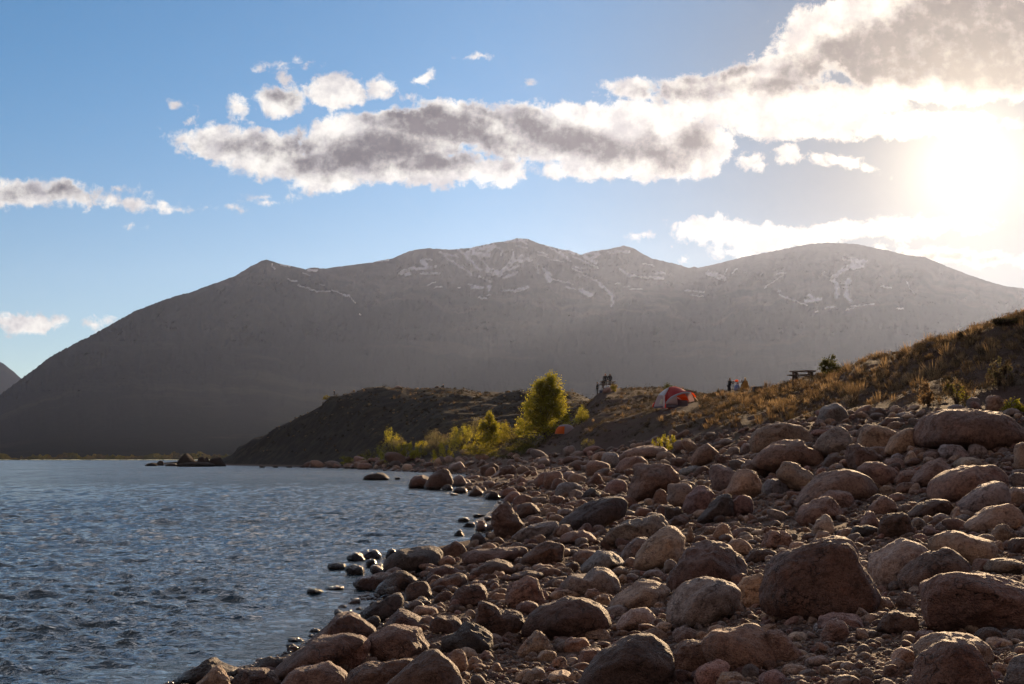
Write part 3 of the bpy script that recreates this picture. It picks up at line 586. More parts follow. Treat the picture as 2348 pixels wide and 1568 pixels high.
# crop shape colour x0 x1 y0 y1
SMALL = """
4b bd 590 900 30 260;4p pk 410 640 12 180;4s dk 320 590 135 262;4p tn 1560 1870 138 295;4b gy 985 1100 140 232;4r gy 1095 1325 93 192;4r gy 1060 1240 38 150;4r tn 980 1100 48 150;4r gy 880 1005 75 185
4r tn 1232 1350 0 105;4r gy 1268 1430 45 128;4e tn 1535 1960 440 580;4r br 1425 1625 428 560;4r bd 1740 2060 255 400;4b tn 552 752 790 895;4r gy 748 925 740 890;4s pk 180 545 798 935;4r tn 548 722 914 1005;4b bd 588 965 918 1125
4s pk 0 495 928 1085;4r bg -5 150 1018 1112;4b br 75 332 982 1195;4b tn 370 512 1068 1172;4b pk 885 1135 1088 1240;4r tn 690 915 1243 1410;4r tn 678 835 1333 1465;4b br 628 795 1393 1510;4r gy 428 552 1418 1580;4r tn 185 425 1488 1600
4e pl 588 765 1522 1610;4b bd 350 482 1368 1455;4r bd 1455 1725 1063 1175;4e tn 1548 1785 1148 1240;4r gy 1738 1930 1068 1170;4r gy 1738 2120 1288 1680;4b tn 1598 1765 1368 1520;4s br 0 155 1188 1298;4b bd 168 332 1228 1320;4r tn 1628 1705 278 375;4r br 1698 1795 278 355
2r tn 118 272 413 510;2r br 1145 1335 138 260;2e br 1185 1575 188 315;2r tn 972 1085 228 308;2r tn 588 665 298 345;2r br 1318 1565 358 490;2r gy 795 910 428 485;2r tn 838 975 510 555;2r tn 958 1145 488 565;2r tn 1138 1258 478 565;2b tn 1208 1335 518 605;2r bd 1278 1378 468 565
2e bd 718 1062 543 650;2s gy 1058 1195 598 665;2r gy 1158 1255 623 685;2r br 478 602 576 635;2b tn 598 725 548 625;2r br 378 478 578 640;2e br 388 575 632 685;2r bd 538 668 630 705;2r tn 598 735 738 840;2s br 1053 1195 690 775;2e tn 1108 1405 714 800
2b br 1425 1582 708 800;2b tn 1505 1655 752 870;2r pk 813 1035 820 940;2b pk 212 345 803 910;2e gy 0 178 858 925;2r tn -20 92 958 1055;2r bd 42 332 950 1120;2e gy 328 405 968 1015;2s bd 718 875 1108 1200;2s bd 688 825 1208 1260;2e gy 1138 1315 1140 1210
2b br 1235 1495 1148 1270;2b tn 1415 1665 1068 1170;2b tn 1378 1485 1225 1300;2b br 1475 1665 1183 1250;2r pl 998 1182 1250 1370;2r pl 1255 1375 1322 1392;2r tn 1138 1268 1318 1440;2b br 1365 1605 1243 1395;2e pl 1298 1415 1375 1420;2b pl 868 1085 1413 1550;2e tn 1082 1335 1433 1545
2r tn 1278 1405 1453 1540;2p br 468 625 1253 1350;2e br 188 445 1248 1330;2b tn 226 385 1258 1480;2e tn 375 515 1308 1440;2b tn 578 695 1378 1460;2r tn 2035 2228 1008 1130;2r br 2220 2360 1008 1070;2r br 2008 2145 878 970;2r tn 2078 2155 920 1010;2r gy 1618 1815 855 970
2r tn 2048 2155 830 900;2r tn 1708 1815 578 680;2e tn 1648 1835 508 610;2e gy 1805 1945 540 610;2e gy 1938 2165 540 610;2r gy 2135 2255 448 570;3b br 245 705 1180 1500;3r pk 522 855 1338 1600;3b tn 698 1015 1443 1590;3r pk 1045 1335 1433 1600;3r br 1328 1545 1478 1600
3e tn 1278 1535 1375 1480;3b tn 628 785 1030 1120;3e br 298 585 1053 1195;3b br 818 1005 570 690;3b bd 942 1265 343 480;3r tn 798 1045 260 420;3p tn 668 865 103 280;3r bd 498 635 233 310;3p tn 425 515 150 300;3r tn 418 515 118 175;3s br 555 705 148 195
3b br 1105 1435 178 370;3r tn 1358 1515 288 370;3b tn 1558 1745 193 300;3r pl 1248 1335 348 410;3r tn 858 1005 180 240;3e gy 1495 1765 1308 1400;3r tn 945 1055 50 125;3r gy 1058 1175 65 115
1r tn 1685 1825 1498 1620;1r dk 1685 1855 953 1075;1r tn 2188 2335 958 1060;1e tn 2118 2360 853 970;1r tn 2062 2235 828 900;1r bd 2045 2295 648 830;1e dk 1638 1848 358 445;1e dk 1525 1702 388 468;1e dk 1338 1532 468 540;1r dk 1515 1712 488 590;1r dk 1702 1815 440 520
1r dk 1878 1985 355 440;1r bd 1742 1875 485 560;1s dk 1178 1335 703 755;1s dk 1338 1535 682 728;1s dk 1005 1155 1148 1185;1r tn 2275 2360 623 750;1r dk 745 895 1380 1450
5r dk 462 528 410 440;5r gy 1055 1225 388 515;5s br 1185 1365 390 445;5b dk 962 1075 488 555;5s dk 1045 1235 513 585;5p br 1222 1415 488 615;5s dk 1035 1135 578 610;5d gy 1028 1225 238 350;5r bd 1355 1555 263 395;5b bd 1548 1755 288 400;5r bd 1698 1785 278 335
5b dk 1438 1565 558 650;5r br 1545 1755 518 630;5r br 1688 1935 588 730;5b bd 1725 1995 683 830;5r gy 1875 2065 608 705;5r br 2068 2255 598 700;5r br 1868 1995 558 625;5e br 1925 2125 358 520;5r br 2015 2235 348 530;5r br 2095 2255 425 540;5r gy 1955 2105 213 300;5r gy 2215 2360 83 200
5b bd 575 735 173 240;5r dk 1122 1245 833 885;5s dk 1175 1305 878 940;5p tn 1285 1465 862 990;5p dk 1065 1205 958 1035;5r dk 1250 1425 998 1120;5r bd 1388 1475 818 870;5s dk 1252 1435 793 835;5s dk 1395 1515 978 1050;5r tn 1848 2015 818 900;5r br 2038 2175 778 860;5r gy 2165 2350 738 810;5r tn 1928 2045 1013 1100
5d bd 1835 1955 108 165;5r br 180 330 205 250;5e bd 0 140 270 320;5b dk 400 560 240 300;5r bd 760 900 250 300;5e bd 880 1040 290 340;5r gy 1140 1250 120 170;5r tn 1400 1480 405 440;5r gy 1380 1500 445 500;5e bd 1500 1680 455 500;5r br 1600 1720 380 420
6r tn 388 555 248 340;6s bg 478 695 248 400;6e br 615 920 278 445;6e br 585 1155 188 350;6d tn 858 1045 178 240;6r bd 1145 1265 205 265;6b bd 1105 1295 308 400;6p gy 1385 1535 293 380;6b bd 1525 1725 278 365;6r gy 1655 1795 188 300;6r gy 1775 1895 163 270;6e br 1655 1885 308 385;6r br 1765 2080 328 520
6s bg 1170 1465 376 480;6r gy 1205 1355 508 545;6r pk 1055 1220 493 590;6r br 965 1105 598 770;6r pl 875 975 688 760;6r bd 825 985 748 840;6r gy 745 875 738 820;6r pk 515 735 505 660;6r br 305 565 328 480;6p br 345 530 448 570;6e gy 195 355 478 550;6r gy 88 315 433 530;6r br 15 135 498 600
6s bg 55 325 533 670;6r gy 175 305 603 700;6p dk 275 525 585 700;6r gy 115 245 188 300;6b bd 115 325 286 360;6e br 185 425 323 400;6r br -10 145 655 730;6r br 235 355 698 780;6e br 125 265 713 790;6e gy 65 225 778 860;6r br -10 75 815 890;6r bd 15 225 938 1060;6p pk 245 435 915 1020
6e gy 395 525 933 1010;6r bd 1000 1170 725 890;6b dk 1045 1255 758 910;6p tn 1635 1745 448 570;6d bd 1115 1295 848 960;6r gy 588 705 848 930;6r br 688 825 848 910;6d gy 885 1045 815 870;6r tn 1108 1195 38 95;6r br 515 640 895 950;6r bd 700 760 560 600
7r br 1125 1325 598 710;7r pl 1732 1995 596 700;7p pl 1318 1445 528 650;7r br 1108 1205 538 610;7r br 1405 1485 523 600;7r bg 1198 1335 563 630;7r gy 1478 1615 543 630;7r br 985 1095 868 940;7r tn 1075 1255 838 930;7b br 1235 1445 808 910;7e br 1165 1335 898 980;7r br 1325 1445 978 1050
7p tn 1718 1835 1022 1140;7r tn 2265 2440 468 710;7r pl 2210 2440 838 1010;7r gy 2200 2400 728 850;7e gy 2225 2420 693 770;7r gy 1955 2115 788 860;7b bd 625 855 573 690;7r br 555 665 688 770;7r bg 100 335 778 930;7e bg 570 830 125 310;7r bd 1005 1165 163 270;7r tn 1175 1255 213 270;7e bg 1245 1445 204 260
7d bd 1075 1365 253 345;7d bg 1685 1865 143 210;7r gy 1845 1975 78 180;7b br 2010 2195 68 210;7r gy 2115 2235 508 580;7r tn 2145 2245 628 700;7r gy 2165 2305 173 250;7r gy 1838 2035 483 590;7r br 1210 1360 485 560;7s gy 560 690 262 320;7r bd 915 985 268 320;7e gy 630 770 322 370;7r gy 860 960 360 420;7r gy 2240 2340 120 175
"""
def resample(poly, n=96):
    """closed outline -> radius by angle about its middle"""
    P = np.array(poly, float)
    c = np.array([(P[:, 0].min()+P[:, 0].max())/2, (P[:, 1].min()+P[:, 1].max())/2])
    Q = P-c; Q[:, 1] *= -1
    th = np.linspace(-np.pi, np.pi, n, endpoint=False)
    A = Q; B = np.roll(Q, -1, 0); E = B-A
    out = np.zeros(n)
    for k, a in enumerate(th):
        dx, dy = math.cos(a), math.sin(a)
        den = dx*E[:, 1]-dy*E[:, 0]
        den = np.where(np.abs(den) < 1e-9, 1e-9, den)
        tt_ = (A[:, 0]*E[:, 1]-A[:, 1]*E[:, 0])/den
        s_ = (A[:, 0]*dy-A[:, 1]*dx)/den
        ok = (tt_ > 0) & (s_ >= -1e-6) & (s_ <= 1+1e-6)
        out[k] = tt_[ok].max() if ok.any() else 1
    return c, th, out

ICO = {}
def ico(sub):
    if sub not in ICO:
        bm = bmesh.new(); bmesh.ops.create_icosphere(bm, subdivisions=sub, radius=1)
        v = np.array([x.co[:] for x in bm.verts]); f = np.array([[x.index for x in fc.verts] for fc in bm.faces])
        bm.free(); ICO[sub] = (v, f)
    return ICO[sub]

SHP = {'r': [(-1, -.2), (-.85, .45), (-.45, .88), (.1, 1), (.6, .82), (.93, .35), (1, -.3), (.75, -.9), (-.7, -.95)],
       'e': [(-1, -.4), (-.8, .3), (-.35, .8), (.2, 1), (.65, .75), (.95, .1), (1, -.5), (.7, -.95), (-.8, -.95)],
       'b': [(-1, -.6), (-.85, .35), (-.6, .8), (-.2, .95), (.45, 1), (.75, .7), (.95, -.1), (1, -.7), (.8, -1), (-.85, -1)],
       'p': [(-1, -.7), (-.6, .1), (-.25, .75), (0, 1), (.25, .85), (.6, .25), (1, -.6), (.8, -1), (-.85, -1)],
       's': [(-1, -.5), (-.75, .4), (-.3, .8), (.3, .95), (.8, .8), (1, .1), (.85, -.9), (-.8, -1)],
       'd': [(-1, -.6), (-.8, .2), (-.4, .8), (0, 1), (.45, .8), (.8, .25), (1, -.6), (.8, -1), (-.8, -1)]}
SHAPEWORD = {'r': 'rounded', 'e': 'elongated', 'b': 'blocky', 'p': 'pointed', 's': 'slab-like', 'd': 'domed'}

def rock_mesh(th, rad, D, sub, seed, ang=.5, tilt=0., rough=1., hold=.5):
    """th/rad: outline in metres in the x-z plane; D: half depth"""
    n, f = ico(sub); g = np.random.default_rng(seed)
    c = np.hypot(n[:, 0], n[:, 2]); a = np.arctan2(n[:, 2], n[:, 0])
    rr = np.interp(a, np.append(th, np.pi), np.append(rad, rad[0]))
    size = rad.mean()
    # rounded plane cuts give facets, mostly across the depth
    k = int(8+ang*6); pl = g.normal(size=(k, 3)); pl /= np.linalg.norm(pl, axis=1)[:, None]
    hk = g.uniform(.62, 1.02, k); p = 14+ang*22
    dots = np.maximum(n@pl.T, 0)/hk
    poly = 1/np.maximum((dots**p).sum(1)+1e-4+1.0, 1e-6)**(1/p)
    poly = poly/np.percentile(poly, 90)
    e = .86
    cc = c**e; P = np.stack([rr*np.cos(a)*cc*(hold+(1-hold)*poly), D*np.sign(n[:, 1])*np.abs(n[:, 1])**.9*poly, rr*np.sin(a)*cc*(hold+(1-hold)*poly)], 1)
    P[:, 1] += P[:, 2]*tilt
    q = P/size
    d = .066*fbm(q*1.3+seed, seed, 3)+.046*fbm(q*3.4, seed+3, 4, .6)*rough+.052*(fbm(q*2.2+9, seed+5, 3, ridged=True)-.3)*ang*2
    if sub >= 5: d = d+.022*fbm(q*11, seed+8, 3)*rough
    P = P+n*(d*size)[:, None]
    return P, f

rocks = []      # everything in photo pixels, for names and overlap tests
def add_rock(poly, colour, desc=None, shape='r', small=False, seed=0, big=False):
    P = np.array(poly, float)
    x0, x1, y0, y1 = P[:, 0].min(), P[:, 0].max(), P[:, 1].min(), P[:, 1].max()
    uc = (x0+x1)/2; wpx = x1-x0; hpx = y1-y0
    d, zg = hit(uc, y1)
    W = wpx*d/F
    D = min(.5*W, .62*max(W, hpx*d/F)*.8)*(.85+.3*((seed*37) % 10)/10)
    dc = d+.55*D
    k = dc/F
    c, th, rad = resample(P)
    lower = np.where(np.sin(th) < 0, 1+.22*np.abs(np.sin(th)), 1)
    rad = np.convolve(np.concatenate([rad[-3:], rad, rad[:3]]), [.1, .2, .4, .2, .1][0:5], 'same')[3:-3]
    rad = rad*k*lower*1.02
    px = max(wpx, hpx)*1024/2347
    sub = 6 if px > 95 else 5 if px > 30 else 4 if px > 11 else 3
    ang = {'r': .3, 'e': .35, 'b': .85, 'p': .8, 's': .8, 'd': .35}[shape]
    V, fc = rock_mesh(th, rad, D, sub, seed*13+5, ang, tilt=.12+.25*(((seed*7919) % 100)/100), hold=.28 if desc else .08)
    x, y, z = wp(c[0], c[1], dc)
    name = 'boulder' if px > 22 else 'rock'
    if small:
        base = CC[colour][0]; LOOSE.append((V+np.array([x, y, z]), fc, base)); return None
    o = mesh_np(name, V, fc, M['headrock'] if desc and 'headland' in desc else M['boulder'], loc=(x, y, z))
    base, word = CC[colour]
    g = np.random.default_rng(seed+900); s = g.uniform(.70, 1.12)
    o.color = (base[0]*s*g.uniform(.95, 1.06), base[1]*s, base[2]*s*g.uniform(.93, 1.07), 1)
    rocks.append(dict(o=o, u=uc, v=(y0+y1)/2, w=wpx, h=hpx, x0=x0, x1=x1, y0=y0, y1=y1, d=d, col=word, shp=SHAPEWORD[shape], desc=desc, px=px, wx=x, wy=y, rad=W/2))
    return o

seed = 1
for line in BIG.strip().split('\n'):
    c, colr, desc, pts = line.split('|')
    poly = [cv_(c, *[float(q) for q in p.split(',')]) for p in pts.split()]
    w = desc
    shape = 'b' if any(q in w for q in ('block', 'angular', 'Blocky', 'slab', 'jagged', 'square', 'flat-topped', 'wedge')) else 'p' if any(q in w for q in ('pyramid', 'peaked', 'triang', 'fin')) else 'r'
    add_rock(poly, colr, desc, shape, seed=seed); seed += 1
LOOSE = []
def bbox_rock(x0, x1, y0, y1, shape, colr, sd, small=False):
    g = np.random.default_rng(sd*31+7)
    flip = g.random() < .5
    pts = []
    for (a, b) in SHP[shape]:
        if flip: a = -a
        a += g.normal(0, .05); b += g.normal(0, .05)
        pts.append(((x0+x1)/2+np.clip(a, -1, 1)*(x1-x0)/2, (y0+y1)/2-np.clip(b, -1, 1)*(y1-y0)/2))
    if flip: pts = pts[::-1]
    return add_rock(pts, colr, None, shape, small=small, seed=sd)
specs = []
for it in SMALL.replace('\n', ';').split(';'):
    if not it.strip(): continue
    a, colr, x0, x1, y0, y1 = it.split()
    p0 = cv_(a[0], float(x0), float(y0)); p1 = cv_(a[0], float(x1), float(y1))
    specs.append((p0[0], p1[0], p0[1], p1[1], a[1], colr, seed)); seed += 1
# the 288 that show largest are things of their own, the rest join the loose stones
order = sorted(range(len(specs)), key=lambda i: -(min(specs[i][1], 2347)-specs[i][0])*(min(specs[i][3], 1568)-specs[i][2]))
keep = set(order[:288-len(rocks)])
for i, sp_ in enumerate(specs): bbox_rock(*sp_, small=i not in keep)
if LOOSE:
    off = 0; VV_, FF_, TT_ = [], [], []
    for V_, f_, b_ in LOOSE: VV_.append(V_); FF_.append(f_+off); off += len(V_); TT_.append(np.tile(b_, (len(V_), 1)))
    tag(mesh_np('small_rocks', np.concatenate(VV_), np.concatenate(FF_), M['cobble'], attr={'tint': np.concatenate(TT_)}), kind='stuff')
NHAND = len(rocks)
print('hand placed rocks', NHAND)

# outline of the stony shore in photo pixels
BEACH = np.array([(380, 1568), (600, 1520), (700, 1470), (880, 1290), (1090, 1250), (1150, 1160), (1060, 1120), (1075, 1092), (1050, 1089), (890, 1081), (800, 1075), (600, 1070), (600, 1063), (800, 1060), (900, 1056), (1000, 1052), (1150, 1050), (1300, 1043), (1400, 1030), (1500, 1006), (1700, 985), (1850, 955), (1980, 928), (2347, 908), (2700, 895), (2700, 1800), (300, 1800)])
def inside(u, v, poly=BEACH):
    u = np.asarray(u); v = np.asarray(v); r = np.zeros(u.shape, bool)
    for (x0, y0), (x1, y1) in zip(poly, np.roll(poly, -1, 0)):
        c = ((y0 > v) != (y1 > v)) & (u < (x1-x0)*(v-y0)/(y1-y0+1e-9)+x0)
        r ^= c
    return r
g = np.random.default_rng(99)
tries = 0
while len(rocks) < 288 and tries < 6000:
    tries += 1
    u = g.uniform(900, 2347); v = g.uniform(950, 1560)
    if not inside(np.array([u]), np.array([v]))[0]: continue
    w = g.uniform(26, 52)*(.55+.45*np.clip((v-1000)/400, 0, 1)); h = w*g.uniform(.5, .8)
    b = (u-w/2, u+w/2, v-h, v)
    if any(min(b[1], q['x1'])-max(b[0], q['x0']) > .25*w and min(b[3], q['y1'])-max(b[2], q['y0']) > .25*h for q in rocks): continue
    bbox_rock(*b, g.choice(list('rrrebpd')), g.choice(['br', 'tn', 'gy', 'br', 'pk', 'bd', 'pl']), seed); seed += 1

# labels: the outlined rocks carry their own, the others are told by the nearest of those
LM = rocks[:len(BIG.strip().split('\n'))]
for q in LM: tag(q['o'], q['desc'], 'boulder', 'boulders along the lake shore')
SHORTN = {}
for q in LM:
    wds = q['desc'].replace(',', '').split(); SHORTN[id(q)] = ' '.join(wds)
used = {}
NUM = ['nearest', 'second', 'third', 'fourth', 'fifth', 'sixth', 'seventh', 'eighth', 'ninth', 'tenth', 'eleventh', 'twelfth']
cuts = (' with ', ' at ', ' near ', ' rising ', ' beyond ', ' running ', ' behind ', ' between ', ' lying ', ' leaning ', ' resting ', ' carrying ', ' tilting ', ' like ', ' poking ', ' wedged ', ' standing ', ' sitting ', ' below ', ' beside ', ' in ', ' on ', ' by ', ' to ', ' tucked ', ' cut ', ' sloping ', ' climbing ', ' split ', ' of ')
def short(d):
    for c in (',',)+cuts:
        k = d.find(c)
        if k > 0 and len(d[:k].split()) >= 2: d = d[:k]
    return d
sh = [short(q['desc']) for q in LM]
uniq = [q for q, s_ in zip(LM, sh) if sh.count(s_) == 1 and len(s_.split()) <= 5]
lab = {}
for q in rocks[len(LM):]:
    cand = sorted(uniq, key=lambda L: math.hypot(L['u']-q['u'], (L['v']-q['v'])*1.3)-.25*L['w'])
    L = cand[0]
    du = q['u']-L['u']; dv = q['v']-L['v']
    if abs(du) > 1.2*abs(dv): rel = 'right of' if du > 0 else 'left of'
    else: rel = 'in front of' if dv > 0 else 'behind'
    dist = math.hypot(du, dv)
    lab.setdefault((id(L), rel, q['col'], q['shp']), []).append((dist, q, L))
for (lid, rel, colw, shw), lst in lab.items():
    lst.sort(key=lambda e: e[0])
    for k, (dist, q, L) in enumerate(lst):
        size = 'large' if q['px'] > 48 else 'medium' if q['px'] > 24 else 'small'
        order = '' if len(lst) == 1 else NUM[k]+' '
        txt = f"{order}{size} {colw} {shw} stone {rel} the {short(L['desc'])}"
        if k and len(lst) > 1: txt = f"{NUM[k]} {colw} {shw} stone out, {size}, {rel} the {short(L['desc'])}"
        tag(q['o'], txt, 'boulder' if q['px'] > 22 else 'rock', 'boulders along the lake shore')

# ------------------------------------------------------------------ loose cobbles and pebbles, far too many to count
def scatter_stones(name, N, sizes, sub, seedv, vrange=(940, 1800), smin=.012, cols=None, sink=.28):
    g = np.random.default_rng(seedv)
    M_ = int(N*2.6)
    u = g.uniform(360, 2700, M_); v = vrange[0]+(vrange[1]-vrange[0])*g.random(M_)
    k = inside(u, v); u, v = u[k][:N], v[k][:N]
    # distance at which each sight line meets the ground, by table
    dd = np.exp(np.linspace(math.log(5), math.log(330), 420))
    ug = np.linspace(340, 2720, 240)
    GU, GD = np.meshgrid(ug, dd); zz = ground(((GU-U0)*GD/F).ravel(), GD.ravel()).reshape(GU.shape)
    vg = VH-F*(np.maximum(zz, -.1)-HC)/GD
    vmin = np.minimum.accumulate(vg, 0)
    ci = np.clip(np.round((u-340)/(2720-340)*239).astype(int), 0, 239)
    d = np.array([np.interp(-vv_, -vmin[:, c_], dd) for vv_, c_ in zip(v, ci)])
    x = (u-U0)*d/F; y = d; z = ground(x, y)
    px = np.exp(g.normal(math.log(sizes[0]), sizes[1], len(u))).clip(sizes[0]*.4, sizes[2])
    r = np.maximum(px*d/F/2, smin)
    ok = z > -.12
    x, y, z, r = x[ok], y[ok], z[ok], r[ok]; n = len(x)
    sx = r*g.uniform(.85, 1.35, n); sy = r*g.uniform(.8, 1.2, n); sz = r*g.uniform(.5, .85, n)
    tv, tf = ico(sub); nv = len(tv)
    variants = []
    for q in range(24):
        gg = np.random.default_rng(500+q); pl = gg.normal(size=(8, 3)); pl /= np.linalg.norm(pl, axis=1)[:, None]
        hk = gg.uniform(.68, 1.0, 8); p = gg.choice([5, 9, 16]); dots = np.maximum(tv@pl.T, 0)/hk
        rr = 1/((dots**p).sum(1)+1)**(1/p)
        rr = rr/rr.max()*(1+.07*vnoise(tv*1.9+q*3, q))
        variants.append(tv*rr[:, None])
    variants = np.array(variants)
    V = variants[g.integers(0, 24, n)]*np.stack([sx, sy, sz], 1)[:, None, :]
    a = g.uniform(0, 2*np.pi, n); ca, sa = np.cos(a)[:, None], np.sin(a)[:, None]
    tl = g.normal(0, .25, n)[:, None]
    X_ = V[:, :, 0]*ca-V[:, :, 1]*sa; Y_ = V[:, :, 0]*sa+V[:, :, 1]*ca; Z_ = V[:, :, 2]+X_*tl
    V = np.stack([X_+x[:, None], Y_+y[:, None], Z_+(z+sz*(1-2*sink))[:, None]], 2).reshape(-1, 3)
    Fc = (tf[None]+(np.arange(n)*nv)[:, None, None]).reshape(-1, 3)
    pal = np.array([CC[k_][0] for k_ in ['br', 'tn', 'gy', 'pk', 'br', 'bd', 'pl', 'tn', 'gy']])
    tint = pal[g.integers(0, len(pal), n)]*g.uniform(.6, 1.15, n)[:, None]
    return mesh_np(name, V, Fc, M['cobble'], attr={'tint': np.repeat(tint, nv, 0)})
tag(scatter_stones('cobbles', 9000, (18, .42, 52), 3, 11), kind='stuff')
tag(scatter_stones('pebbles', 40000, (6.5, .42, 15), 2, 12), kind='stuff')
# ------------------------------------------------------------------ plants
def leaf_quads(C, size, g, flat=0.0, aspect=.55):
    n = len(C)
    a = g.normal(size=(n, 3)); a[:, 2] += flat*g.choice([-1, 1], n); a /= np.linalg.norm(a, axis=1)[:, None]+1e-9
    b = np.cross(a, g.normal(size=(n, 3))); b /= np.linalg.norm(b, axis=1)[:, None]+1e-9
    s = (size*g.uniform(.6, 1.3, n))[:, None]
    V = np.stack([C-a*s, C-b*s*aspect, C+a*s, C+b*s*aspect], 1).reshape(-1, 3)
    return V, np.arange(4*n).reshape(-1, 4)

def tubes(segs, ns=5):
    """segs: list of (p0, p1, r0, r1)"""
    V, Fc = [], []; k = 0
    for p0, p1, r0, r1 in segs:
        p0 = np.array(p0, float); p1 = np.array(p1, float); ax = p1-p0; ax /= np.linalg.norm(ax)+1e-9
        u_ = np.cross(ax, [.3, .9, .1]); u_ /= np.linalg.norm(u_)+1e-9; w_ = np.cross(ax, u_)
        for P_, r_ in ((p0, r0), (p1, r1)):
            for j in range(ns):
                th = 2*math.pi*j/ns; V.append(P_+(u_*math.cos(th)+w_*math.sin(th))*r_)
        for j in range(ns): Fc.append((k+j, k+(j+1) % ns, k+ns+(j+1) % ns, k+ns+j))
        k += 2*ns
    return np.array(V), np.array(Fc)

GREEN = [(.27, .26, .035), (.36, .34, .05), (.24, .23, .035), (.44, .38, .07)]
OLIVE = [(.16, .145, .03), (.22, .19, .04), (.11, .11, .025), (.26, .21, .06)]
GREY = [(.20, .17, .12), (.16, .14, .10), (.24, .22, .13), (.13, .12, .06)]
DARKG = [(.05, .055, .02), (.075, .08, .03), (.035, .04, .018), (.14, .13, .05)]
DRYC = [(.25, .175, .115), (.19, .13, .085), (.35, .25, .165), (.13, .09, .065)]
SAGE = [(.075, .058, .042), (.055, .043, .033), (.10, .082, .055), (.042, .034, .027), (.17, .125, .09)]

GS = 'green shrubs along the far shore'
def plant(name, label, cat, u, vb, w, h, pal, n, shape='round', group=None, tops=None, sd=0, dist=None, leaf=None, sparse=1.0, trunk=True, mat='leaf'):
    g = np.random.default_rng(4000+sd)
    if dist is None: d, z = hit(u, vb)
    else: d = dist; z = float(ground((u-U0)*d/F, d)[0])
    k = d/F; W = w*k*(1.36 if shape == 'cone' else 1.45 if group == GS else 1.0); H = h*k*(1.12 if group == GS else 1)
    root = empty(name, ((u-U0)*k, d, z-.05)); tag(root, label, cat, group)
    # limbs reach the clump centres
    if group == GS: n = int(n*1.5)
    nb = 26 if shape != 'cone' else 170
    tips = []
    for i in range(nb):
        if shape == 'cone':
            tp = tops[i % len(tops)] if tops else (0, 1)
            hz = g.uniform(.05, 1)**.85; top_h = tp[1]
            rad = (1-hz)**.95*.60*min(1, .78+hz*1.2)+.02; a_ = g.uniform(0, 6.28); rr = math.sqrt(g.random())*rad
            tips.append((tp[0]*W*hz+math.cos(a_)*rr*W, math.sin(a_)*rr*W*.8, hz*H*top_h))
        elif shape == 'wisp':
            a_ = g.uniform(0, 6.28); rr = math.sqrt(g.random())*.5; hz = g.uniform(.08, 1)*(1-1.2*rr*rr)
            tips.append((math.cos(a_)*rr*W, math.sin(a_)*rr*W*.8, hz*H))
        else:
            a_ = g.uniform(0, 6.28); rr = g.random()**.5*.46; hz = g.uniform(.12, .92)*math.sqrt(max(0, 1-(rr*2)**2*.7))
            tips.append((math.cos(a_)*rr*W, math.sin(a_)*rr*W*.85, hz*H))
    tips = np.array(tips)
    segs = []
    if shape == 'cone':
        for tp in (tops or [(0, 1)]):
            segs.append(((0, 0, 0), (tp[0]*W*.5, 0, H*.5), .022*H, .014*H)); segs.append(((tp[0]*W*.5, 0, H*.5), (tp[0]*W, 0, H*tp[1]*.97), .014*H, .004*H))
    for q in tips:
        b0 = np.array([q[0]*.15, q[1]*.15, q[2]*.35]) if shape != 'cone' else np.array([q[0]*.3, 0, q[2]*.8])
        if shape != 'cone': segs.append(((0, 0, 0), b0, .016*H, .010*H))
        segs.append((b0, q, .009*H, .003*H))
    V, Fc = tubes(segs, 4)
    mesh_np('trunk', V, Fc, M['bark'], parent=root)
    # foliage: clumps round the limb ends, with gaps between
    ls = leaf or max(.45*2.3*k, .045)
    ci = g.integers(0, nb, n); spread = np.array([W, W*.85, H])*(.085 if shape != 'wisp' else .05)
    C = tips[ci]+g.normal(size=(n, 3))*spread*(.60 if shape == 'cone' else 1)*g.uniform(.5, 1.25, nb)[ci][:, None]
    if shape == 'wisp': C[:, 2] += g.normal(0, .06, n)*H
    C[:, 2] = np.abs(C[:, 2])
    V, Fc = leaf_quads(C, ls, g)
    pc_ = np.array(pal); cl = pc_[(ci+g.integers(0, 2, n)) % len(pal)]*g.uniform(.75, 1.25, n)[:, None]
    mesh_np('crown', V, Fc, M[mat], smooth=False, parent=root, attr={'tint': np.repeat(cl, 4, 0)})
    return root

GS = 'green shrubs along the far shore'
plant('tree', 'tall yellow-green tree with twin tops at the foot of the hill', 'tree', 1250, 990, 106, 140, GREEN+OLIVE[:1]+GREEN[:2], 23000, 'cone', tops=[(-.075, .97), (.10, 1.0), (-.07, .93), (.09, .86), (.0, .80)], sd=1, dist=185, leaf=.12)
plant('shrub', 'round green bush beside the small orange tent', 'bush', 1333, 984, 36, 42, GREEN, 2600, 'round', sd=2, dist=168)
plant('shrub', 'bright yellow-green willow alone at the water, left half', 'bush', 890, 1050, 44, 70, GREEN, 3200, 'wisp', GS, sd=3, dist=262)
plant('shrub', 'grey twiggy bare bush in the middle of the lone willow', 'bush', 903, 1052, 34, 62, GREY, 2200, 'wisp', GS, sd=4, dist=258)
plant('shrub', 'low bright green willow on the right side of the lone clump', 'bush', 926, 1050, 34, 46, GREEN, 2400, 'wisp', GS, sd=5, dist=256)
plant('shrub', 'small low yellow-green bush between the two willow clumps', 'bush', 952, 1046, 22, 22, GREEN, 1200, 'round', GS, sd=6, dist=250)
plant('shrub', 'small bright bush just left of the long shrub row', 'bush', 970, 1040, 26, 34, GREEN, 1500, 'wisp', GS, sd=7, dist=248)
plant('shrub', 'pale grey-green leafless bush at the start of the shrub row', 'bush', 1000, 1035, 46, 54, GREY, 2800, 'round', GS, sd=8, dist=244)
plant('shrub', 'bright green bush low in front of the shrub row', 'bush', 1016, 1042, 38, 44, GREEN, 2500, 'wisp', GS, sd=9, dist=222)
